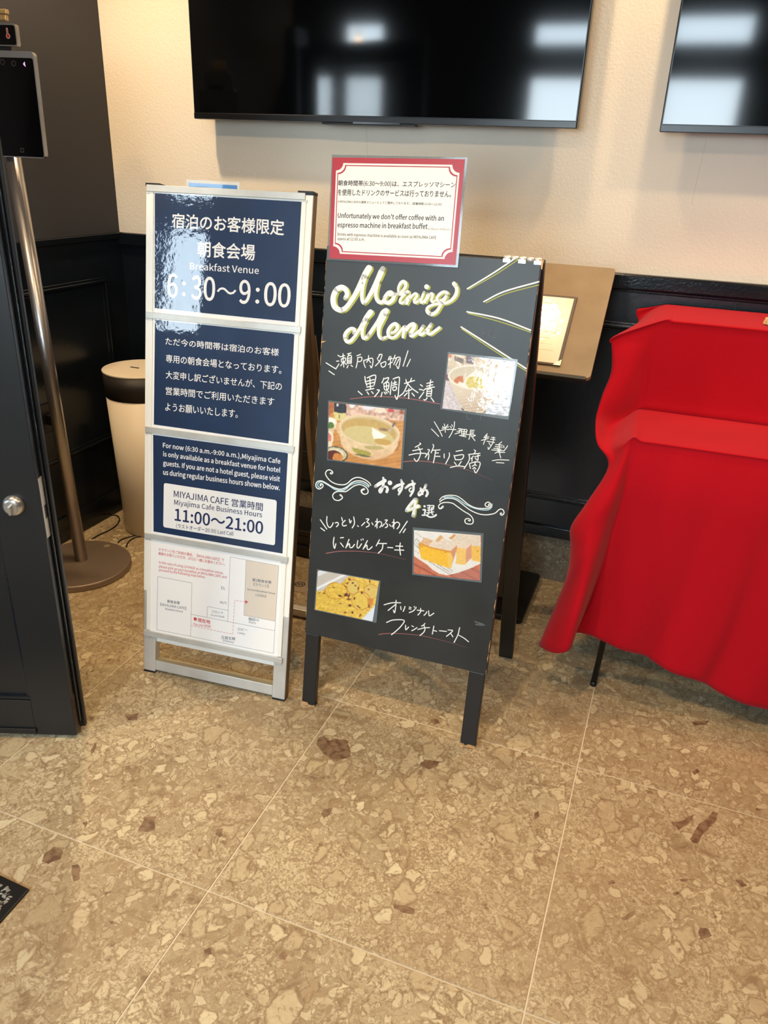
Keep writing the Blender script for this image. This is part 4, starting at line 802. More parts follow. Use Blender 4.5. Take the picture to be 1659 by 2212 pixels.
def paint_cake(p):
    X, Y = p.X, p.Y; al = np.ones_like(X) > 0
    p.fill(al, (198, 108, 78), n=18, ns=60); p.fill(al, (140, 60, 44), 0.6*(np.sin((Y-X*0.55)/26.0) > 0.75))
    p.fill(X > 900, (176, 110, 98), 0.6*(Y > 900))
    doily = p.poly((200, 200), (1400, 260), (1400, 800), (1240, 880), (1000, 970), (800, 1015), (660, 985), (540, 910), (440, 820), (300, 730), (200, 660))
    p.fill(doily, (232, 228, 220), n=8, ns=50)
    r = np.random.RandomState(4)
    for k in range(36):
        t = k/35; x = 250+(t*650); y = 350+500*t**0.8 if t < 0.35 else 640+(t-0.3)*420
        for d in range(3): p.fill(p.ell(x-d*34+r.rand()*8, y+d*26+r.rand()*8, 9, 8) < 1, (120, 112, 104), 0.8*doily)
    for k in range(14): p.fill(p.ell(240+(k % 4)*44, 260+k*27, 9, 9) < 1, (120, 112, 104), 0.8)
    # back slices
    p.fill(p.poly((1240, 480), (1400, 490), (1400, 780), (1240, 740)), (236, 186, 84), n=12, ns=30); p.fill(p.poly((850, 350), (920, 275), (1400, 290), (1400, 495), (1240, 480), (900, 380)), (222, 206, 184), n=22, ns=14); p.fill(p.poly((835, 350), (930, 275), (960, 300), (880, 370)), (216, 150, 84))
    p.fill(p.poly((980, 500), (1140, 520), (1150, 800), (1110, 830), (960, 800)), (238, 194, 104), n=12, ns=30); p.fill(p.poly((1140, 540), (1240, 440), (1240, 700), (1140, 800)), (214, 150, 116), n=10, ns=20)
    p.fill(p.poly((860, 380), (1040, 390), (1240, 450), (1150, 540), (980, 510)), (226, 208, 186), n=22, ns=14)
    # front slice
    p.fill(p.poly((290, 450), (330, 430), (870, 570), (910, 700), (880, 880), (820, 880), (340, 710), (310, 600)), (240, 186, 40), n=14, ns=24, seed=6)
    p.fill(p.poly((290, 450), (340, 430), (470, 490), (560, 515), (870, 575), (870, 610), (560, 545), (330, 470), (310, 600), (295, 520)), (214, 140, 48), 0.8)
    p.fill(p.poly((860, 580), (985, 470), (985, 540), (900, 800), (870, 880), (900, 700)), (212, 146, 104), n=14, ns=22)
    p.fill(p.poly((810, 620), (870, 600), (915, 700), (880, 885), (820, 870)), (238, 196, 100), 0.8, n=10, ns=20)
    p.fill(p.poly((290, 450), (400, 335), (560, 390), (470, 490), (330, 430)), (222, 180, 140), n=26, ns=14)
    p.fill(p.poly((470, 490), (680, 295), (800, 380), (985, 470), (870, 575), (560, 515)), (228, 210, 190), n=30, ns=14, seed=9); p.fill(p.poly((600, 390), (685, 292), (740, 330), (640, 420)), (214, 158, 92), 0.8)
    for (x, y) in ((350, 500), (1345, 580), (770, 600)): p.fill(p.ell(x, y, 14, 9) < 1, (150, 96, 20), 0.7)
def paint_toast(p):
    X, Y = p.X, p.Y; al = np.ones_like(X) > 0
    p.fill(al, (204, 196, 184), n=8, ns=90); p.fill((Y < 560-(X-130)*0.55), (200, 192, 180)); p.fill(np.abs(Y-(600-(X-130)*0.48)) < 26, (236, 238, 240)); p.fill(p.poly((160, 200), (420, 230), (170, 340)), (230, 234, 238), 0.8)
    br = p.poly((100, 640), (240, 650), (330, 590), (420, 480), (520, 450), (660, 490), (760, 390), (850, 330), (1100, 380), (1250, 400), (1480, 440), (1420, 890), (1090, 1250), (600, 1160), (100, 1060))
    p.fill(br, (228, 190, 74), n=34, ns=44, seed=31)
    w = np.abs(fbm(X*0.8+Y*0.3, Y*1.3-X*0.3, 70, 40)-0.5); p.fill(br, (196, 140, 46), 0.75*(w < 0.022)); w2 = np.abs(fbm(X, Y*1.4, 46, 50)-0.5); p.fill(br, (244, 212, 110), 0.6*(w2 < 0.03))
    p.fill((p.ell(920, 560, 125, 150, 10) < 1), (224, 196, 106), 0.9, n=14, ns=26); p.fill(p.ell(1290, 660, 150, 150) < 1, (222, 190, 104), 0.8, n=14, ns=30); p.fill(p.ell(1080, 850, 190, 190) < 1, (230, 196, 84), 0.8, n=14, ns=30)
    for (cx, cy, rx, ry) in ((920, 560, 125, 150), (1290, 660, 150, 150), (1080, 850, 190, 190), (560, 640, 230, 170)):
        e = p.ell(cx, cy, rx, ry); p.fill((e > 0.94) & (e < 1.1) & br, (190, 116, 40), 0.8)
    p.fill(p.poly((1210, 800), (1330, 800), (1340, 900), (1260, 1010), (1230, 960)), (206, 126, 50), 0.8)
    for (x, y, a, b, r) in ((770, 725, 44, 36, -20), (830, 815, 46, 16, 0), (850, 950, 34, 26, 10), (945, 800, 18, 30, 20), (1035, 980, 60, 12, 38), (840, 400, 34, 16, 20), (800, 480, 28, 14, -20), (910, 475, 22, 20, 0), (965, 530, 20, 14, -30), (760, 550, 34, 10, 30), (640, 745, 44, 18, 20), (510, 570, 22, 10, 20), (1100, 680, 20, 28, 0), (1025, 590, 12, 40, 10), (300, 690, 24, 12, 10), (650, 910, 26, 8, 10), (905, 1100, 20, 30, 10), (750, 1100, 34, 12, 0), (1065, 1160, 14, 32, 20), (1245, 960, 12, 50, -10), (1240, 610, 14, 14, 0), (1265, 440, 12, 40, 0), (200, 685, 22, 8, 0), (830, 740, 16, 56, 20)):
        p.fill(p.ell(x, y, a, b, r) < 1, (88, 36, 24), 0.92)
    p.fill(p.poly((1090, 1250), (1420, 890), (1400, 1190), (1320, 1290)), (224, 232, 240)); p.fill(p.poly((1320, 1290), (1400, 1190), (1420, 1320)), (96, 56, 40)); p.fill(p.poly((150, 190), (220, 200), (150, 240)), (110, 70, 50), 0.8)
photo('laminated photo of a pale bowl of rice in broth, upper right of the chalkboard', 940, 740, 8.295, [(92, 1195), (1318, 1385), (1485, 300), (230, 165)], [(132, 1178), (1310, 1318), (1437, 340), (250, 200)], paint_bowl)
photo('laminated photo of a large clay hot pot with tofu, left side of the chalkboard', 690, 850, 8.295, [(140, 1192), (1495, 1365), (1570, 275), (160, 118)], [(158, 1172), (1462, 1345), (1528, 300), (176, 150)], paint_pot)
photo('laminated photo of yellow carrot cake slices on a white doily', 870, 1120, 8.295, [(172, 1005), (1415, 1148), (1452, 262), (182, 155)], [(200, 982), (1385, 1112), (1412, 300), (207, 205)], paint_cake)
photo('laminated photo of yellow raisin french toast, lowest on the chalkboard', 670, 1210, 9.76, [(88, 1050), (1400, 1320), (1490, 430), (150, 185)], [(112, 1035), (1320, 1288), (1455, 440), (168, 205)], paint_toast, 140, 100)
# ================================================================ TABLE WITH STEPPED RISER UNDER RED CLOTH
tb = empty('display_table', (0.6, 2.45, 0), 'black metal legged table hidden under the stepped red cloth', 'table')
MB().box(-0.02, 1.25, 2.18, 2.755, 0.80, 0.825).build('table_top', M_BLKWOOD, tb, bevel=0.003)
MB().box(-0.008, 1.24, 2.485, 2.75, 0.8255, 1.100).build('riser_box', M_BLKWOOD, tb, bevel=0.003)
l0 = pz(1281, 1480, 0.0); l1 = pz(1297, 1385, 0.195)
dirl = (l1-l0)/(l1.z-l0.z)
for (bx, by, sx, sy) in ((l0.x, l0.y, 1, 1), (1.2, l0.y, -1, 1), (l0.x+0.01, 2.74, 1, -1), (1.2, 2.74, -1, -1)):
    tx = bx+sx*0.03; ty = by+0.045*sy*(1 if sy > 0 else 0.3)
    mb = MB(); mb.tube([(bx+(tx-bx)*0.02, by+(ty-by)*0.02, 0.016), (tx, ty, 0.80)], 0.0095, 14); mb.build('table_leg', M_BLKP, tb)
    MB().tube([(bx, by, 0.0), (bx+(tx-bx)*0.02, by+(ty-by)*0.02, 0.016)], 0.0100, 14).build('leg_tip', M_BLKP, tb)
MB().tube([(l0.x+0.025, 2.19, 0.66), (1.17, 2.19, 0.66)], 0.007, 10).build('cross_bar', M_BLKP, tb)
# cloth control net: columns cb,c0,c1,c2 from the photo, then box columns
def G(px, py, Y): return tuple(py_(px, py, Y))
rows = [
 [(1392, 700, 2.76), (1380, 690, 2.76), (1376, 669, 2.76), (1405, 664, 2.76), (1436, 659, 2.76)],
 [(1396, 716, 2.74), (1385, 712, 2.735), (1377, 701, 2.73), (1407, 674, 2.735), (1437, 662, 2.735)],
 [(1350, 762, 2.54), (1328, 742, 2.47), (1325, 728, 2.455), (1384, 706, 2.465), (1441, 688, 2.475)],
 [(1350, 774, 2.52), (1323, 748, 2.45), (1332, 736, 2.44), (1385, 714, 2.45), (1430, 701, 2.455)],
 [(1345, 800, 2.52), (1321, 803, 2.42), (1345, 805, 2.41), (1372, 790, 2.43), (1396, 776, 2.452)],
 [(1330, 850, 2.50), (1302, 853, 2.38), (1332, 862, 2.39), (1360, 855, 2.42), (1386, 843, 2.452)],
 [(1315, 900, 2.48), (1290, 893, 2.34), (1318, 908, 2.38), (1348, 898, 2.42), (1378, 882, 2.450)],
 [(1310, 930, 2.42), (1287, 921, 2.28), (1313, 932, 2.33), (1345, 912, 2.38), (1373, 890, 2.43)],
 [(1318, 955, 2.36), (1291, 958, 2.22), (1316, 968, 2.21), (1345, 955, 2.18), (1370, 940, 2.17)],
 [(1340, 1000, 2.30), (1315, 1007, 2.17), (1332, 995, 2.15), (1350, 975, 2.14), (1366, 956, 2.148)],
 [(1300, 1090, 2.26), (1268, 1086, 2.13), (1295, 1082, 2.085), (1325, 1070, 2.09), (1347, 1060, 2.13)],
 [(1268, 1150, 2.26), (1234, 1138, 2.12), (1265, 1140, 2.06), (1302, 1137, 2.07), (1325, 1130, 2.125)],
 [(1265, 1190, 2.26), (1233, 1180, 2.12), (1258, 1193, 2.04), (1288, 1193, 2.045), (1308, 1188, 2.12)],
 [(1250, 1245, 2.26), (1226, 1240, 2.11), (1246, 1255, 2.02), (1272, 1255, 2.02), (1290, 1246, 2.12)],
 [(1220, 1325, 2.24), (1196, 1318, 2.08), (1220, 1335, 1.99), (1250, 1333, 1.985), (1264, 1316, 2.12)],
 [(1205, 1375, 2.24), (1165, 1391, 2.06), (1195, 1410, 1.98), (1229, 1404, 1.97), (1242, 1371, 2.10)]]
hem = [(1246, 1366), (1272, 1375), (1300, 1383), (1345, 1402), (1393, 1421), (1411, 1435), (1450, 1450), (1501, 1465), (1527, 1482), (1553, 1498), (1605, 1517), (1659, 1535)]
hemW = [py_(x, y, 2.125) for x, y in hem]
hx = [h.x for h in hemW]+[hemW[-1].x+0.1, 0.85, 1.05, 1.30]; hz = [h.z for h in hemW]+[0.075, 0.09, 0.07, 0.085]
zt, zm = 1.112, 0.833
prof = [(2.76, zt), (2.735, zt), (2.475, zt), (2.455, zt-0.016), (2.452, zt-0.10), (2.452, zt-0.19), (2.450, zm+0.018), (2.43, zm+0.002), (2.17, zm), (2.148, zm-0.016)]
grid = []
for ri, r in enumerate(rows):
    line = [G(*q) for q in r]
    for ci, (x, z_) in enumerate(zip(hx, hz)):
        xx = max(x, -0.03+0.012*ci) if ri < 10 else x
        if ri < 10:
            # box columns start just right of the corner crease
            xs_ = line[4][0]+0.02
            t = ci/(len(hx)-1); xx = xs_+(1.30-xs_)*((x-hx[0])/(hx[-1]-hx[0]))
            y, z = prof[ri]
        else:
            f = (ri-9)/6.0
            z = (zm-0.016)+(z_-(zm-0.016))*f; xs_ = line[4][0]+0.015
            x_full = hx[0]+(x-hx[0]); xx = xs_+(1.30-xs_)*((x-hx[0])/(hx[-1]-hx[0])) if f < 1 else x
            k = (x-hx[0])/(hx[-1]-hx[0]); xx = xs_*(1-k)+1.30*k if f < 1 else x
            y = 2.128+0.012*math.sin(ci*1.7)*f-0.004*math.sin(ci*0.9+1)*f
            if ri == len(rows)-1: z = z_
        line.append((xx, y, z))
    grid.append(line)
def resample(gr, k):
    return [catmull(l, k) for l in gr]
g1 = resample(grid, 5); gT = list(map(list, zip(*g1))); g2 = [catmull(l, 6) for l in gT]   # columns then rows
nr = len(g2[0]); nc = len(g2)
vs = [g2[c][r] for c in range(nc) for r in range(nr)]
fs = [(c*nr+r, c*nr+r+1, (c+1)*nr+r+1, (c+1)*nr+r) for c in range(nc-1) for r in range(nr-1)]
cl = MB(); cl.add(vs, fs, 0, True); clo = cl.build('tablecloth', M_RED, None, org=(0.6, 2.45, 0.0))
so = clo.modifiers.new('s', 'SOLIDIFY'); so.thickness = 0.0025; so.offset = 0
tag(clo, 'bright red felt cloth draped in two steps over the display table', 'tablecloth')
ck = empty('cork_block', py_(1652, 712, 2.54), 'speckled tan cork-like piece at the right edge on the top red step', 'ornament')
c0 = Vector((py_(1643, 710, 2.52).x, 2.52, zt+0.004))
mb = MB(); mb.prism([c0+Vector(q) for q in ((0, 0, 0), (0.03, -0.03, 0), (0.09, -0.03, 0), (0.12, 0.02, 0), (0.07, 0.05, 0), (0.02, 0.03, 0))], (0.004, 0.004, 0.02))
mb.build('cork_body', mat('speckled_cork', (206, 170, 116), 0.8, noise=(160, (120, 84, 48), 3, 0.55, 0.62)), ck, bevel=0.004)

# ================================================================ LECTERN MENU STAND
PM = Plane((-0.80, 2.288, 0.952), (1, 0, 0), (0, 0.312, 0.277)); wm = 0.594; hm = (Vector((0, 0.312, 0.277))).length
ms = empty('menu_stand', (-0.6, 2.62, 0), 'tan topped lectern menu stand on black base behind the chalkboard', 'menu stand')
mb = MB(); mb.prism(rrect(PM, 0, wm, 0.0, hm, 0.012, 0.0), -PM.n*0.014); mb.build('slanted_top', M_STAND, ms)
MB().pbox(PM, 0.005, wm-0.012, -0.010, 0.002, -0.016, 0.006).build('stop_ledge', M_BLKWOOD, ms, bevel=0.003)
MB().box(-0.63, -0.57, 2.47, 2.51, 0.02, 1.07).build('post', M_BLKP, ms, bevel=0.004)
mb = MB(); PB = Plane((-0.92, 2.42, 0), (1, 0, 0), (0, 1, 0)); mb.prism(rrect(PB, 0, 0.592, 0, 0.375, 0.02, 0.0), (0, 0, 0.022)); mb.build('base_plate', M_BLKP, ms, bevel=0.003)
q = [PM.ab(*p, 0.006) for p in ((1212, 790), (1246, 641))]; xr = (q[0][0]+q[1][0])/2
mk = empty('menu_folder', PM.P(xr-0.1, q[0][1], 0.004), 'dark rimmed menu folder with glossy page shining on the tan stand', 'menu')
MB().pbox(PM, xr-0.215, xr, q[0][1], q[1][1], 0.0006, 0.0050).build('folder_cover', mat('dark_brown_leather', (70, 52, 44), 0.4), mk, bevel=0.001)
MB().pbox(PM, xr-0.205, xr-0.009, q[0][1]+0.006, q[1][1]-0.009, 0.0052, 0.0060).build('menu_page', M_MENU, mk)
mb = MB(); 
for k in range(9): mb.pbox(PM, xr-0.095, xr-0.03-0.01*(k % 3), q[0][1]+0.05+k*0.022, q[0][1]+0.051+k*0.022, 0.0061, 0.0062)
mb.build('menu_text_lines', mat('faded_brown_ink', (196, 160, 130), 0.4), mk)
mb = MB(); mb.poly([PM.P(a_, b_, 0.0064) for a_, b_ in ((xr-0.022, q[0][1]), (xr, q[0][1]), (xr, q[0][1]+0.022))]); mb.build('metal_corner', mat('gold_corner', (240, 214, 170), 0.3, metal=0.8), mk)

# leaning card seen in the gap behind the signs
YC = 2.36
cs = empty('leaning_card', py_(685, 1060, YC), 'tan card panel leaning upright in the gap between the two signs', 'card panel')
def traced(pts, y, d, name, m, par):
    mb = MB(); mb.prism([py_(x, yy, y) for x, yy in pts], (0, d, 0)); return mb.build(name, m, par)
traced([(667, 770), (675, 770), (686, 862), (704, 1010), (745, 1180), (765, 1262), (735, 1256), (689, 1105), (675, 1073), (666, 1000), (659, 918), (661, 862)], YC, 0.006, 'card_face', M_CARD, cs)
traced([(671, 733), (677, 726), (680, 725), (689, 805), (700, 930), (696, 940), (686, 862), (675, 772)], YC+0.007, 0.01, 'card_edge', M_CARDE, cs)
bx = empty('floor_box', (-1.25, 2.68, 0), 'low black box with lidded ribs on the floor behind the signs', 'box')
MB().box(-1.46, -1.0, 2.56, 2.775, 0.0, 0.10).build('box_body', M_BLKWOOD, bx, bevel=0.004)
MB().box(-1.465, -0.995, 2.555, 2.78, 0.1005, 0.122).build('box_lid', M_BLKP, bx, bevel=0.003)
MB().box(-1.46, -1.0, 2.548, 2.5595, 0.045, 0.055).build('box_rib', M_BLKP, bx, bevel=0.001)
cdt = tag(MB().box(-2.0, -0.95, 2.784, 2.80, 0.092, 0.108).build('cable_trunking', M_BLKP, None, org=(-1.5, 2.79, 0.1)), 'thin black cable trunking along the stone base behind the signs', 'cable cover')
# flat floor strip with a round mark
st = empty('floor_strip', pz(650, 1262, 0.0), 'flat greyish strip with small round black mark on the floor between the signs', 'strip')
s0 = [pz(x, y, 0.0) for x, y in ((630, 1276), (700, 1291), (704, 1266), (634, 1250))]
mb = MB(); mb.prism([v+Vector((0, 0, 0.0003)) for v in s0], (0, 0, 0.0015)); mb.build('strip_body', mat('matt_taupe_strip', (168, 148, 122), 0.6), st)
PF = Plane((0, 0, 0.002), (1, 0, 0), (0, 1, 0))
mb = MB()
c_ = PF.ab(648, 1262); 
def ring(mb, P, c, r0, r1, off, n=28):
    a = [P.P(c[0]+r0*math.cos(2*math.pi*k/n), c[1]+r0*math.sin(2*math.pi*k/n), off) for k in range(n)]; b = [P.P(c[0]+r1*math.cos(2*math.pi*k/n), c[1]+r1*math.sin(2*math.pi*k/n), off) for k in range(n)]
    mb.add(a+b, [(k, n+k, n+(k+1) % n, (k+1) % n) for k in range(n)])
ring(mb, PF, c_, 0.0165, 0.0205, 0.0002); ring(mb, PF, (c_[0]+0.003, c_[1]), 0.005, 0.009, 0.0002)
mb.poly([PF.P(c_[0]-0.012, c_[1]-0.009, 0.0002), PF.P(c_[0]-0.008, c_[1]-0.009, 0.0002), PF.P(c_[0]-0.008, c_[1]+0.009, 0.0002), PF.P(c_[0]-0.012, c_[1]+0.009, 0.0002)])
mb.build('round_mark', M_BLKP, st)

# ================================================================ BIN
cbn = pz(335, 1135, 0); bz = 0.72
for _ in range(3):
    pass
bi = empty('waste_bin', (cbn.x, cbn.y, 0), 'tall round cream bin with black band in the corner beside the white sign', 'bin')
# find height so that the lid centre lands on row 795
def rowz(z):
    d = Vector((cbn.x, cbn.y, z))-CO; return 1106-F*d.dot(CU)/d.dot(CF)
lo, hi = 0.4, 1.0
for _ in range(40):
    mid = (lo+hi)/2
    if rowz(mid) > 795: lo = mid
    else: hi = mid
HB = lo
MB().lathe((cbn.x, cbn.y, 0), [(0.119, 0.0), (0.124, 0.004), (0.145, HB-0.105)], 64).build('bin_body', M_BINC, bi)
MB().lathe((cbn.x, cbn.y, 0), [(0.1465, HB-0.105), (0.150, HB-0.008)], 64).build('black_band', M_BINB, bi)
MB().lathe((cbn.x, cbn.y, 0), [(0.1508, HB-0.0075), (0.151, HB-0.002), (0.1498, HB)], 64).build('lid', M_BINC, bi)
PT = Plane((cbn.x, cbn.y, HB+0.0004), (1, 0, 0), (0, 1, 0)); sl = PT.ab(291, 794)
MB().pbox(PT, sl[0]-0.020, sl[0]+0.020, sl[1]-0.005, sl[1]+0.004, 0, 0.001).build('lid_slot', M_BLKP, bi)

# ================================================================ TEMPERATURE SCANNER ON POLE
pb = Vector((-2.03, 2.13, 0)); ptop = Vector((-2.083, 2.13, 1.47))
ss = empty('scanner_stand', pb, 'face temperature scanner on a tall silver pole with round bronze base', 'scanner')
dc = pz(205, 1222, 0.026); pa = pz(283, 1195, 0.026); rd_ = 0.178
dcx, dcy, rd_ = -2.020, 2.105, 0.194
mb = MB(); mb.lathe((dcx, dcy, 0), [(rd_, 0.0), (rd_+0.001, 0.004), (rd_+0.001, 0.022), (rd_-0.003, 0.026)], 72); mb.build('round_base', M_DISC, ss)
sp_ = pz(231, 1179, 0.0265); MB().lathe((sp_.x, sp_.y, 0.0262), [(0.012, 0), (0.012, 0.0008)], 28).build('base_cap', mat('cap_brass', (178, 160, 120), 0.5, metal=0.4), ss)
MB().tube([pb+Vector((0, 0, 0.026)), ptop], 0.0235, 32).build('pole', M_POLE, ss)
PTB = Plane((ptop.x, 2.088, 1.46), (0.975, 0.22, 0), (0, 0.02, 1))
c = [PTB.ab(99, 343), PTB.ab(67, 111)]; a1 = (c[0][0]+c[1][0])/2; hb = c[1][1]; a0 = a1-0.215; b0_ = c[0][1]
mb = MB(); mb.prism(rrect(PTB, a0, a1, b0_, hb, 0.012, -0.022), PTB.n*0.020); mb.build('tablet_shell', M_POLE, ss)
mb = MB(); mb.poly(rrect(PTB, a0+0.003, a1-0.003, b0_+0.003, hb-0.018, 0.006, -0.0015)); mb.build('tablet_glass', mat('tablet_glass', (6, 6, 8), 0.06, spec=0.5), ss)
mb = MB()
for (x, y, r) in ((28, 137, 0.0085), (4, 134, 0.0085)): ring(mb, PTB, PTB.ab(x, y), r*0.55, r, -0.0012)
mb.build('camera_lens', mat('lens_ring', (44, 40, 40), 0.15), ss)
mb = MB(); mb.poly([PTB.P(*PTB.ab(x, y), -0.0010) for x, y in ((50, 141), (54.5, 145), (53, 139), (52, 133), (48.5, 138))][::-1])
pm = bpy.data.materials.new('violet_sensor_light'); pm.use_nodes = True; pm.node_tree.nodes['Principled BSDF'].inputs['Emission Color'].default_value = (0.35, 0.12, 0.6, 1); pm.node_tree.nodes['Principled BSDF'].inputs['Emission Strength'].default_value = 0.8
mb.build('sensor_light', pm, ss)
mb = MB(); q = PTB.ab(47.5, 325)
for (da, db, ea, eb) in ((-.0055, -.0055, .0055, -.0048), (-.0055, .0048, .0055, .0055), (-.0055, -.0055, -.0048, .0055), (.0048, -.0055, .0055, .0055)):
    mb.poly([PTB.P(q[0]+da, q[1]+db, -0.001), PTB.P(q[0]+ea, q[1]+db, -0.001), PTB.P(q[0]+ea, q[1]+eb, -0.001), PTB.P(q[0]+da, q[1]+eb, -0.001)])
mb.build('home_key', mat('grey_key_mark', (120, 116, 112), 0.4), ss)
# thermometer module and clip
q1 = PTB.ab(40, 101); q0_ = PTB.ab(30, 52)
mb = MB(); mb.prism(rrect(PTB, a0+0.03, max(q1[0], q0_[0]), q1[1], q0_[1], 0.008, -0.012), PTB.n*0.018); mb.build('sensor_module', M_POLE, ss)
mb = MB(); mb.poly(rrect(PTB, a0+0.033, max(q1[0], q0_[0])-0.003, q1[1]+0.003, q0_[1]-0.004, 0.006, 0.0065)); mb.build('module_glass', mat('tablet_glass', (6, 6, 8), 0.06), ss)
mb = MB(); strokes(mb, PTB, '92,350,22 98,400,22|107,437,52', 0, 0, 5.53, 20, 0.0068); mb.build('thermometer_icon', mat('pale_red_icon', (200, 160, 150), 0.4), ss)
mb = MB(); strokes(mb, PTB, '93,360,9 100,410,9|107,437,36', 0, 0, 5.53, 20, 0.0073); mb.build('thermometer_bulb', mat('red_icon', (150, 26, 20), 0.4), ss)
for (y0, y1, xr_) in ((44, 32, 12), (30, 20, 13)):
    p0 = PTB.ab(0, y0); p1 = PTB.ab(xr_, y1); mb = MB(); mb.pbox(PTB, p0[0]-0.05, p1[0], p0[1], p1[1], -0.012, 0.004); mb.build('mount_clip', mat('warm_chrome', (226, 190, 130), 0.3, metal=0.7), ss, bevel=0.002)
MB().pbox(PTB, a0+0.05, max(q1[0], q0_[0])-0.03, hb-0.002, q1[1]+0.002, -0.014, -0.006).build('module_neck', M_BLKP, ss)

# ================================================================ CABLES, OUTLET
def cable(pts, label, r=0.0028, z=0.0030):
    w = [pz(x, y, z) for x, y in pts]; w = [Vector(v) for v in catmull([tuple(v) for v in w], 6)]
    o = MB().tube(w, r, 8).build('power_cable', M_BLKP, None, org=tuple(w[0])); return tag(o, label, 'cable')
cable([(199, 1164), (215, 1155), (235, 1146), (252, 1134), (258, 1122), (253, 1114), (243, 1113), (222, 1118), (205, 1116), (190, 1112)], 'black cable looping from round scanner base back to the wall')
cable([(255, 1172), (262, 1166), (275, 1161), (290, 1157), (298, 1153), (316, 1150)], 'black cable from the scanner base passing the foot of the bin, upper of two')
cable([(273, 1181), (276, 1173), (284, 1165), (296, 1160), (316, 1157)], 'lower curved black cable leaving the right edge of the scanner base')
PO = Plane((XL+0.0165, 2.2, 0), (0, 1, 0), (0, 0, 1))
def wyz(px, py): p = px_(px, py, XL+0.017); return p.y, p.z
ou = empty('wall_outlet', px_(94, 910, XL+0.017), 'dark wall socket with small white labelled plug behind the silver pole', 'socket')
y0, z0 = wyz(80, 944); y1, z1 = wyz(112, 866)
MB().box(XL+0.0165, XL+0.024, y0, y1, min(z0, z1), max(z0, z1)).build('socket_plate', M_BLKP, ou, bevel=0.003)
y0, z0 = wyz(101, 938); y1, z1 = wyz(117, 905)
MB().box(XL+0.0245, XL+0.055, y0, y0+0.045, z1-0.01, z1+0.03).build('plug', M_BLKP, ou, bevel=0.003)
MB().box(XL+0.0555, XL+0.0562, y0+0.002, y0+0.02, z1-0.045, z1+0.002).build('plug_tag', M_PWHITE2, ou)

# ================================================================ DOOR (left foreground)
d0 = pz(165.5, 1589, 0.012); d1 = pz(0, 1584, 0.012); ud = (d0-d1); ud.z = 0; ud.normalize()
PD = Plane((d0.x, d0.y, 0.012), ud, (0, 0, 1)); WD, HD, TD = 0.88, 2.05, 0.036   # a from -WD..0, outward normal towards viewer
dr = empty('door_1', PD.P(-WD, 0, -TD/2)); dr['kind'] = 'structure'
pa_ = PD.ab(63, 1500)[0]; pb_ = PD.ab(30, 1513)[1]; pt_ = PD.ab(30, 1503)[1]
stw = -pa_
MB().pbox(PD, -stw, 0, 0, HD, -TD, 0).build('lock_stile', M_DOOR, dr, bevel=0.0015)
MB().pbox(PD, -WD, -WD+stw, 0, HD, -TD, 0).build('hinge_stile', M_DOOR, dr, bevel=0.0015)
MB().pbox(PD, -WD+stw, -stw, 0, pb_, -TD, 0).build('bottom_rail', M_DOOR, dr, bevel=0.001)
MB().pbox(PD, -WD+stw, -stw, 0.98, 1.10, -TD, 0).build('middle_rail', M_DOOR, dr, bevel=0.001)
MB().pbox(PD, -WD+stw, -stw, HD-stw, HD, -TD, 0).build('top_rail', M_DOOR, dr, bevel=0.001)
MB().pbox(PD, -WD+stw, -stw, pb_, 0.98, -TD+0.010, -0.012).build('panel', M_DOOR, dr)
MB().pbox(PD, -WD+stw, -stw, 1.10, HD-stw, -TD+0.015, -0.015).build('glass_pane', M_GLASSW, dr)
mb = MB(); mb.pbox(PD, -WD+stw, -stw-0.001, pb_, pb_+0.012, -0.012, -0.004); mb.pbox(PD, -stw-0.010, -stw, pb_+0.012, 0.98, -0.012, -0.005); mb.build('panel_bead', M_DADO2, dr, bevel=0.002)
q = PD.ab(81, 1583); MB().pbox(PD, -WD+0.01, q[0], 0.006, 0.022, 0.0005, 0.006).build('door_sweep', M_BLKP, dr, bevel=0.002)
# lock edge: rebate strip and seal
MB().pbox(PD, 0.0005, 0.006, 0.03, HD, -TD+0.002, -TD+0.012).build('edge_bead', M_DADO2, dr, bevel=0.001)
MB().pbox(PD, 0.0005, 0.012, 0.0, HD, -TD-0.018, -TD-0.003).build('seal_strip', M_BLKP, dr, bevel=0.003)
MB().pbox(PD, -0.06, 0.002, 0.0, HD, -TD-0.010, -TD-0.0005).build('astragal', M_BLKWOOD, dr, bevel=0.002)
z_t = (PD.ab(66, 1036)[1], PD.ab(97, 1165)[1])
lp = MB().pbox(PD, 0.0004, 0.0022, z_t[1], z_t[0], -0.030, -0.006).build('lock_plate', mat('plate_steel', (206, 200, 190), 0.4, metal=0.6), dr)
MB().pbox(PD, 0.0023, 0.0026, z_t[1]+0.05, z_t[1]+0.085, -0.024, -0.013).build('bolt_slot', M_BLKP, lp)
mb = MB()
for zz in (z_t[0]-0.03, z_t[1]+0.03): mb.lathe(PD.P(0.0022, zz, -0.018), [(0.0035, 0), (0.003, 0.0006)], 12, axis=PD.u)
mb.build('plate_screw', M_STEEL, lp)
kc = PD.ab(31, 1091)
mb = MB(); mb.lathe(PD.P(kc[0], kc[1], 0), [(0.026, 0), (0.026, 0.004), (0.021, 0.016), (0.018, 0.0165), (0.017, 0.018)], 48, axis=PD.n); lk = mb.build('deadbolt', M_STEEL, dr)
MB().lathe(PD.P(kc[0], kc[1], 0.0182), [(0.015, 0), (0.015, 0.002)], 32, axis=PD.n).build('thumb_turn_disc', M_STEEL, lk)
MB().pbox(PD, kc[0]-0.003, kc[0]+0.003, kc[1]-0.015, kc[1]+0.008, 0.0203, 0.030).build('thumb_turn', M_STEEL, lk, bevel=0.001)
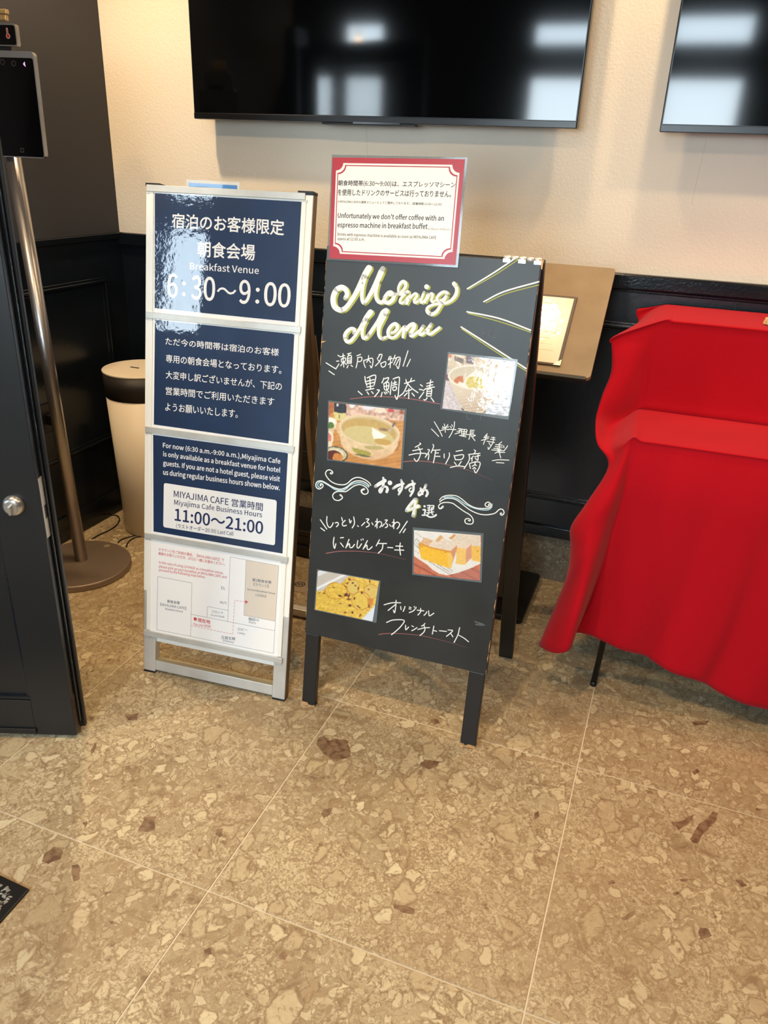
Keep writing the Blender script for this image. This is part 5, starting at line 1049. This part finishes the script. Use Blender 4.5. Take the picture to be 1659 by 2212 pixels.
mb = MB(); mb.pbox(PD, -0.0002, 0.0006, 0.02, 0.13, -0.022, -0.004); mb.build('worn_edge', mat('rubbed_brown', (84, 62, 44), 0.6, noise=(60, (40, 30, 24), 3, 0.4, 0.6)), dr)
hg = PD.P(-WD, 0, -TD/2)
struct('trim_1', MB().box(hg.x-0.10, hg.x-0.012, hg.y-0.09, hg.y+0.05, 0, 2.15), M_BLKWOOD)

# ================================================================ MAT
mc = [pz(65, 1924, 0), pz(0, 1893, 0), pz(0, 2000, 0)]
ex = (mc[0]-mc[1]).normalized()*-1; ey = Vector((0.04, -1, 0)).normalized(); c0 = mc[0]
ma = empty('door_mat', c0+ex*0.45+ey*0.3, 'grey looped door mat with black rubber rim at lower left', 'mat')
mb = MB(); mb.prism([c0, c0+ex*0.9, c0+ex*0.9+ey*0.6, c0+ey*0.6], (0, 0, 0.006)); mb.build('rubber_rim', M_BLKP, ma, bevel=0.003)
rnd = random.Random(2); mb = MB()
for k in range(13000):
    a_, b_ = rnd.uniform(0.022, 0.88), rnd.uniform(0.020, 0.58)
    p = c0+ex*a_+ey*b_+Vector((0, 0, 0.006)); l = rnd.uniform(0.003, 0.006); t = rnd.uniform(-0.5, 0.5)+0.9
    d = Vector((math.cos(t), math.sin(t), 0))*l; w = Vector((-math.sin(t), math.cos(t), 0))*0.0016; h = Vector((0, 0, rnd.uniform(0.002, 0.005)))
    mb.add([p-d-w, p+d-w, p+d+w, p-d+w, p-d*0.5+h, p+d*0.5+h], [(0, 1, 5, 4), (2, 3, 4, 5), (1, 2, 5), (3, 0, 4)], rnd.choice((0, 0, 1)))
pl_ = mb.build('carpet_loops', [mat('mat_grey_yarn', (168, 160, 142), 0.9), mat('mat_dark_yarn', (70, 64, 58), 0.9)], ma); pl_['kind'] = 'stuff'

# ================================================================ LAMPS
for i, (l, t, e) in enumerate(SPOTS):
    if i > 0 and False: pass
    x, y, z = l
    o = empty('track_spotlight', (x, y, z+0.03), ['black spotlight above the far left corner by the dark wall', 'black spotlight above the left half of the large television', 'black spotlight above the gap between both televisions', 'black spotlight above the right hand television', 'black spotlight over the open door', 'black spotlight over the floor before the chalkboard', 'black spotlight over the floor before the red cloth', 'black spotlight nearest the street windows'][i], 'spotlight')
    MB().lathe((x, y, z+0.03), [(0.045, 0.0), (0.045, 0.09), (0.03, 0.10)], 24).build('lamp_housing', M_BLKP, o)
    MB().tube([(x, y, z+0.12), (x, y, ZC)], 0.006, 8).build('drop_rod', M_BLKP, o)
em = bpy.data.materials.new('warm_bulb_glow'); em.use_nodes = True; bb = em.node_tree.nodes['Principled BSDF']; bb.inputs['Emission Color'].default_value = (1, 0.66, 0.35, 1); bb.inputs['Emission Strength'].default_value = 60
for (px, py, lab) in ((710, 122, 'small warm pendant bulb on the left, reflected in the television'), (775, 90, 'small warm pendant bulb on the right, reflected in the television')):
    t_ = py_(px, py, TVY); k = (TVY+0.9)/TVY
    p = Vector((t_.x*(1+k), -0.9, HC+(t_.z-HC)*(1+k)))
    o = empty('pendant_lamp', p, lab, 'lamp')
    MB().lathe(p+Vector((0, 0, -0.03)), [(0.004, 0), (0.02, 0.01), (0.024, 0.03), (0.012, 0.055)], 20).build('bulb', em, o)
    MB().lathe(p+Vector((0, 0, 0.026)), [(0.014, 0), (0.014, 0.03)], 16).build('socket', M_BLKP, o)
    MB().tube([p+Vector((0, 0, 0.055)), (p.x, p.y, ZC)], 0.002, 6).build('cord', M_BLKP, o)
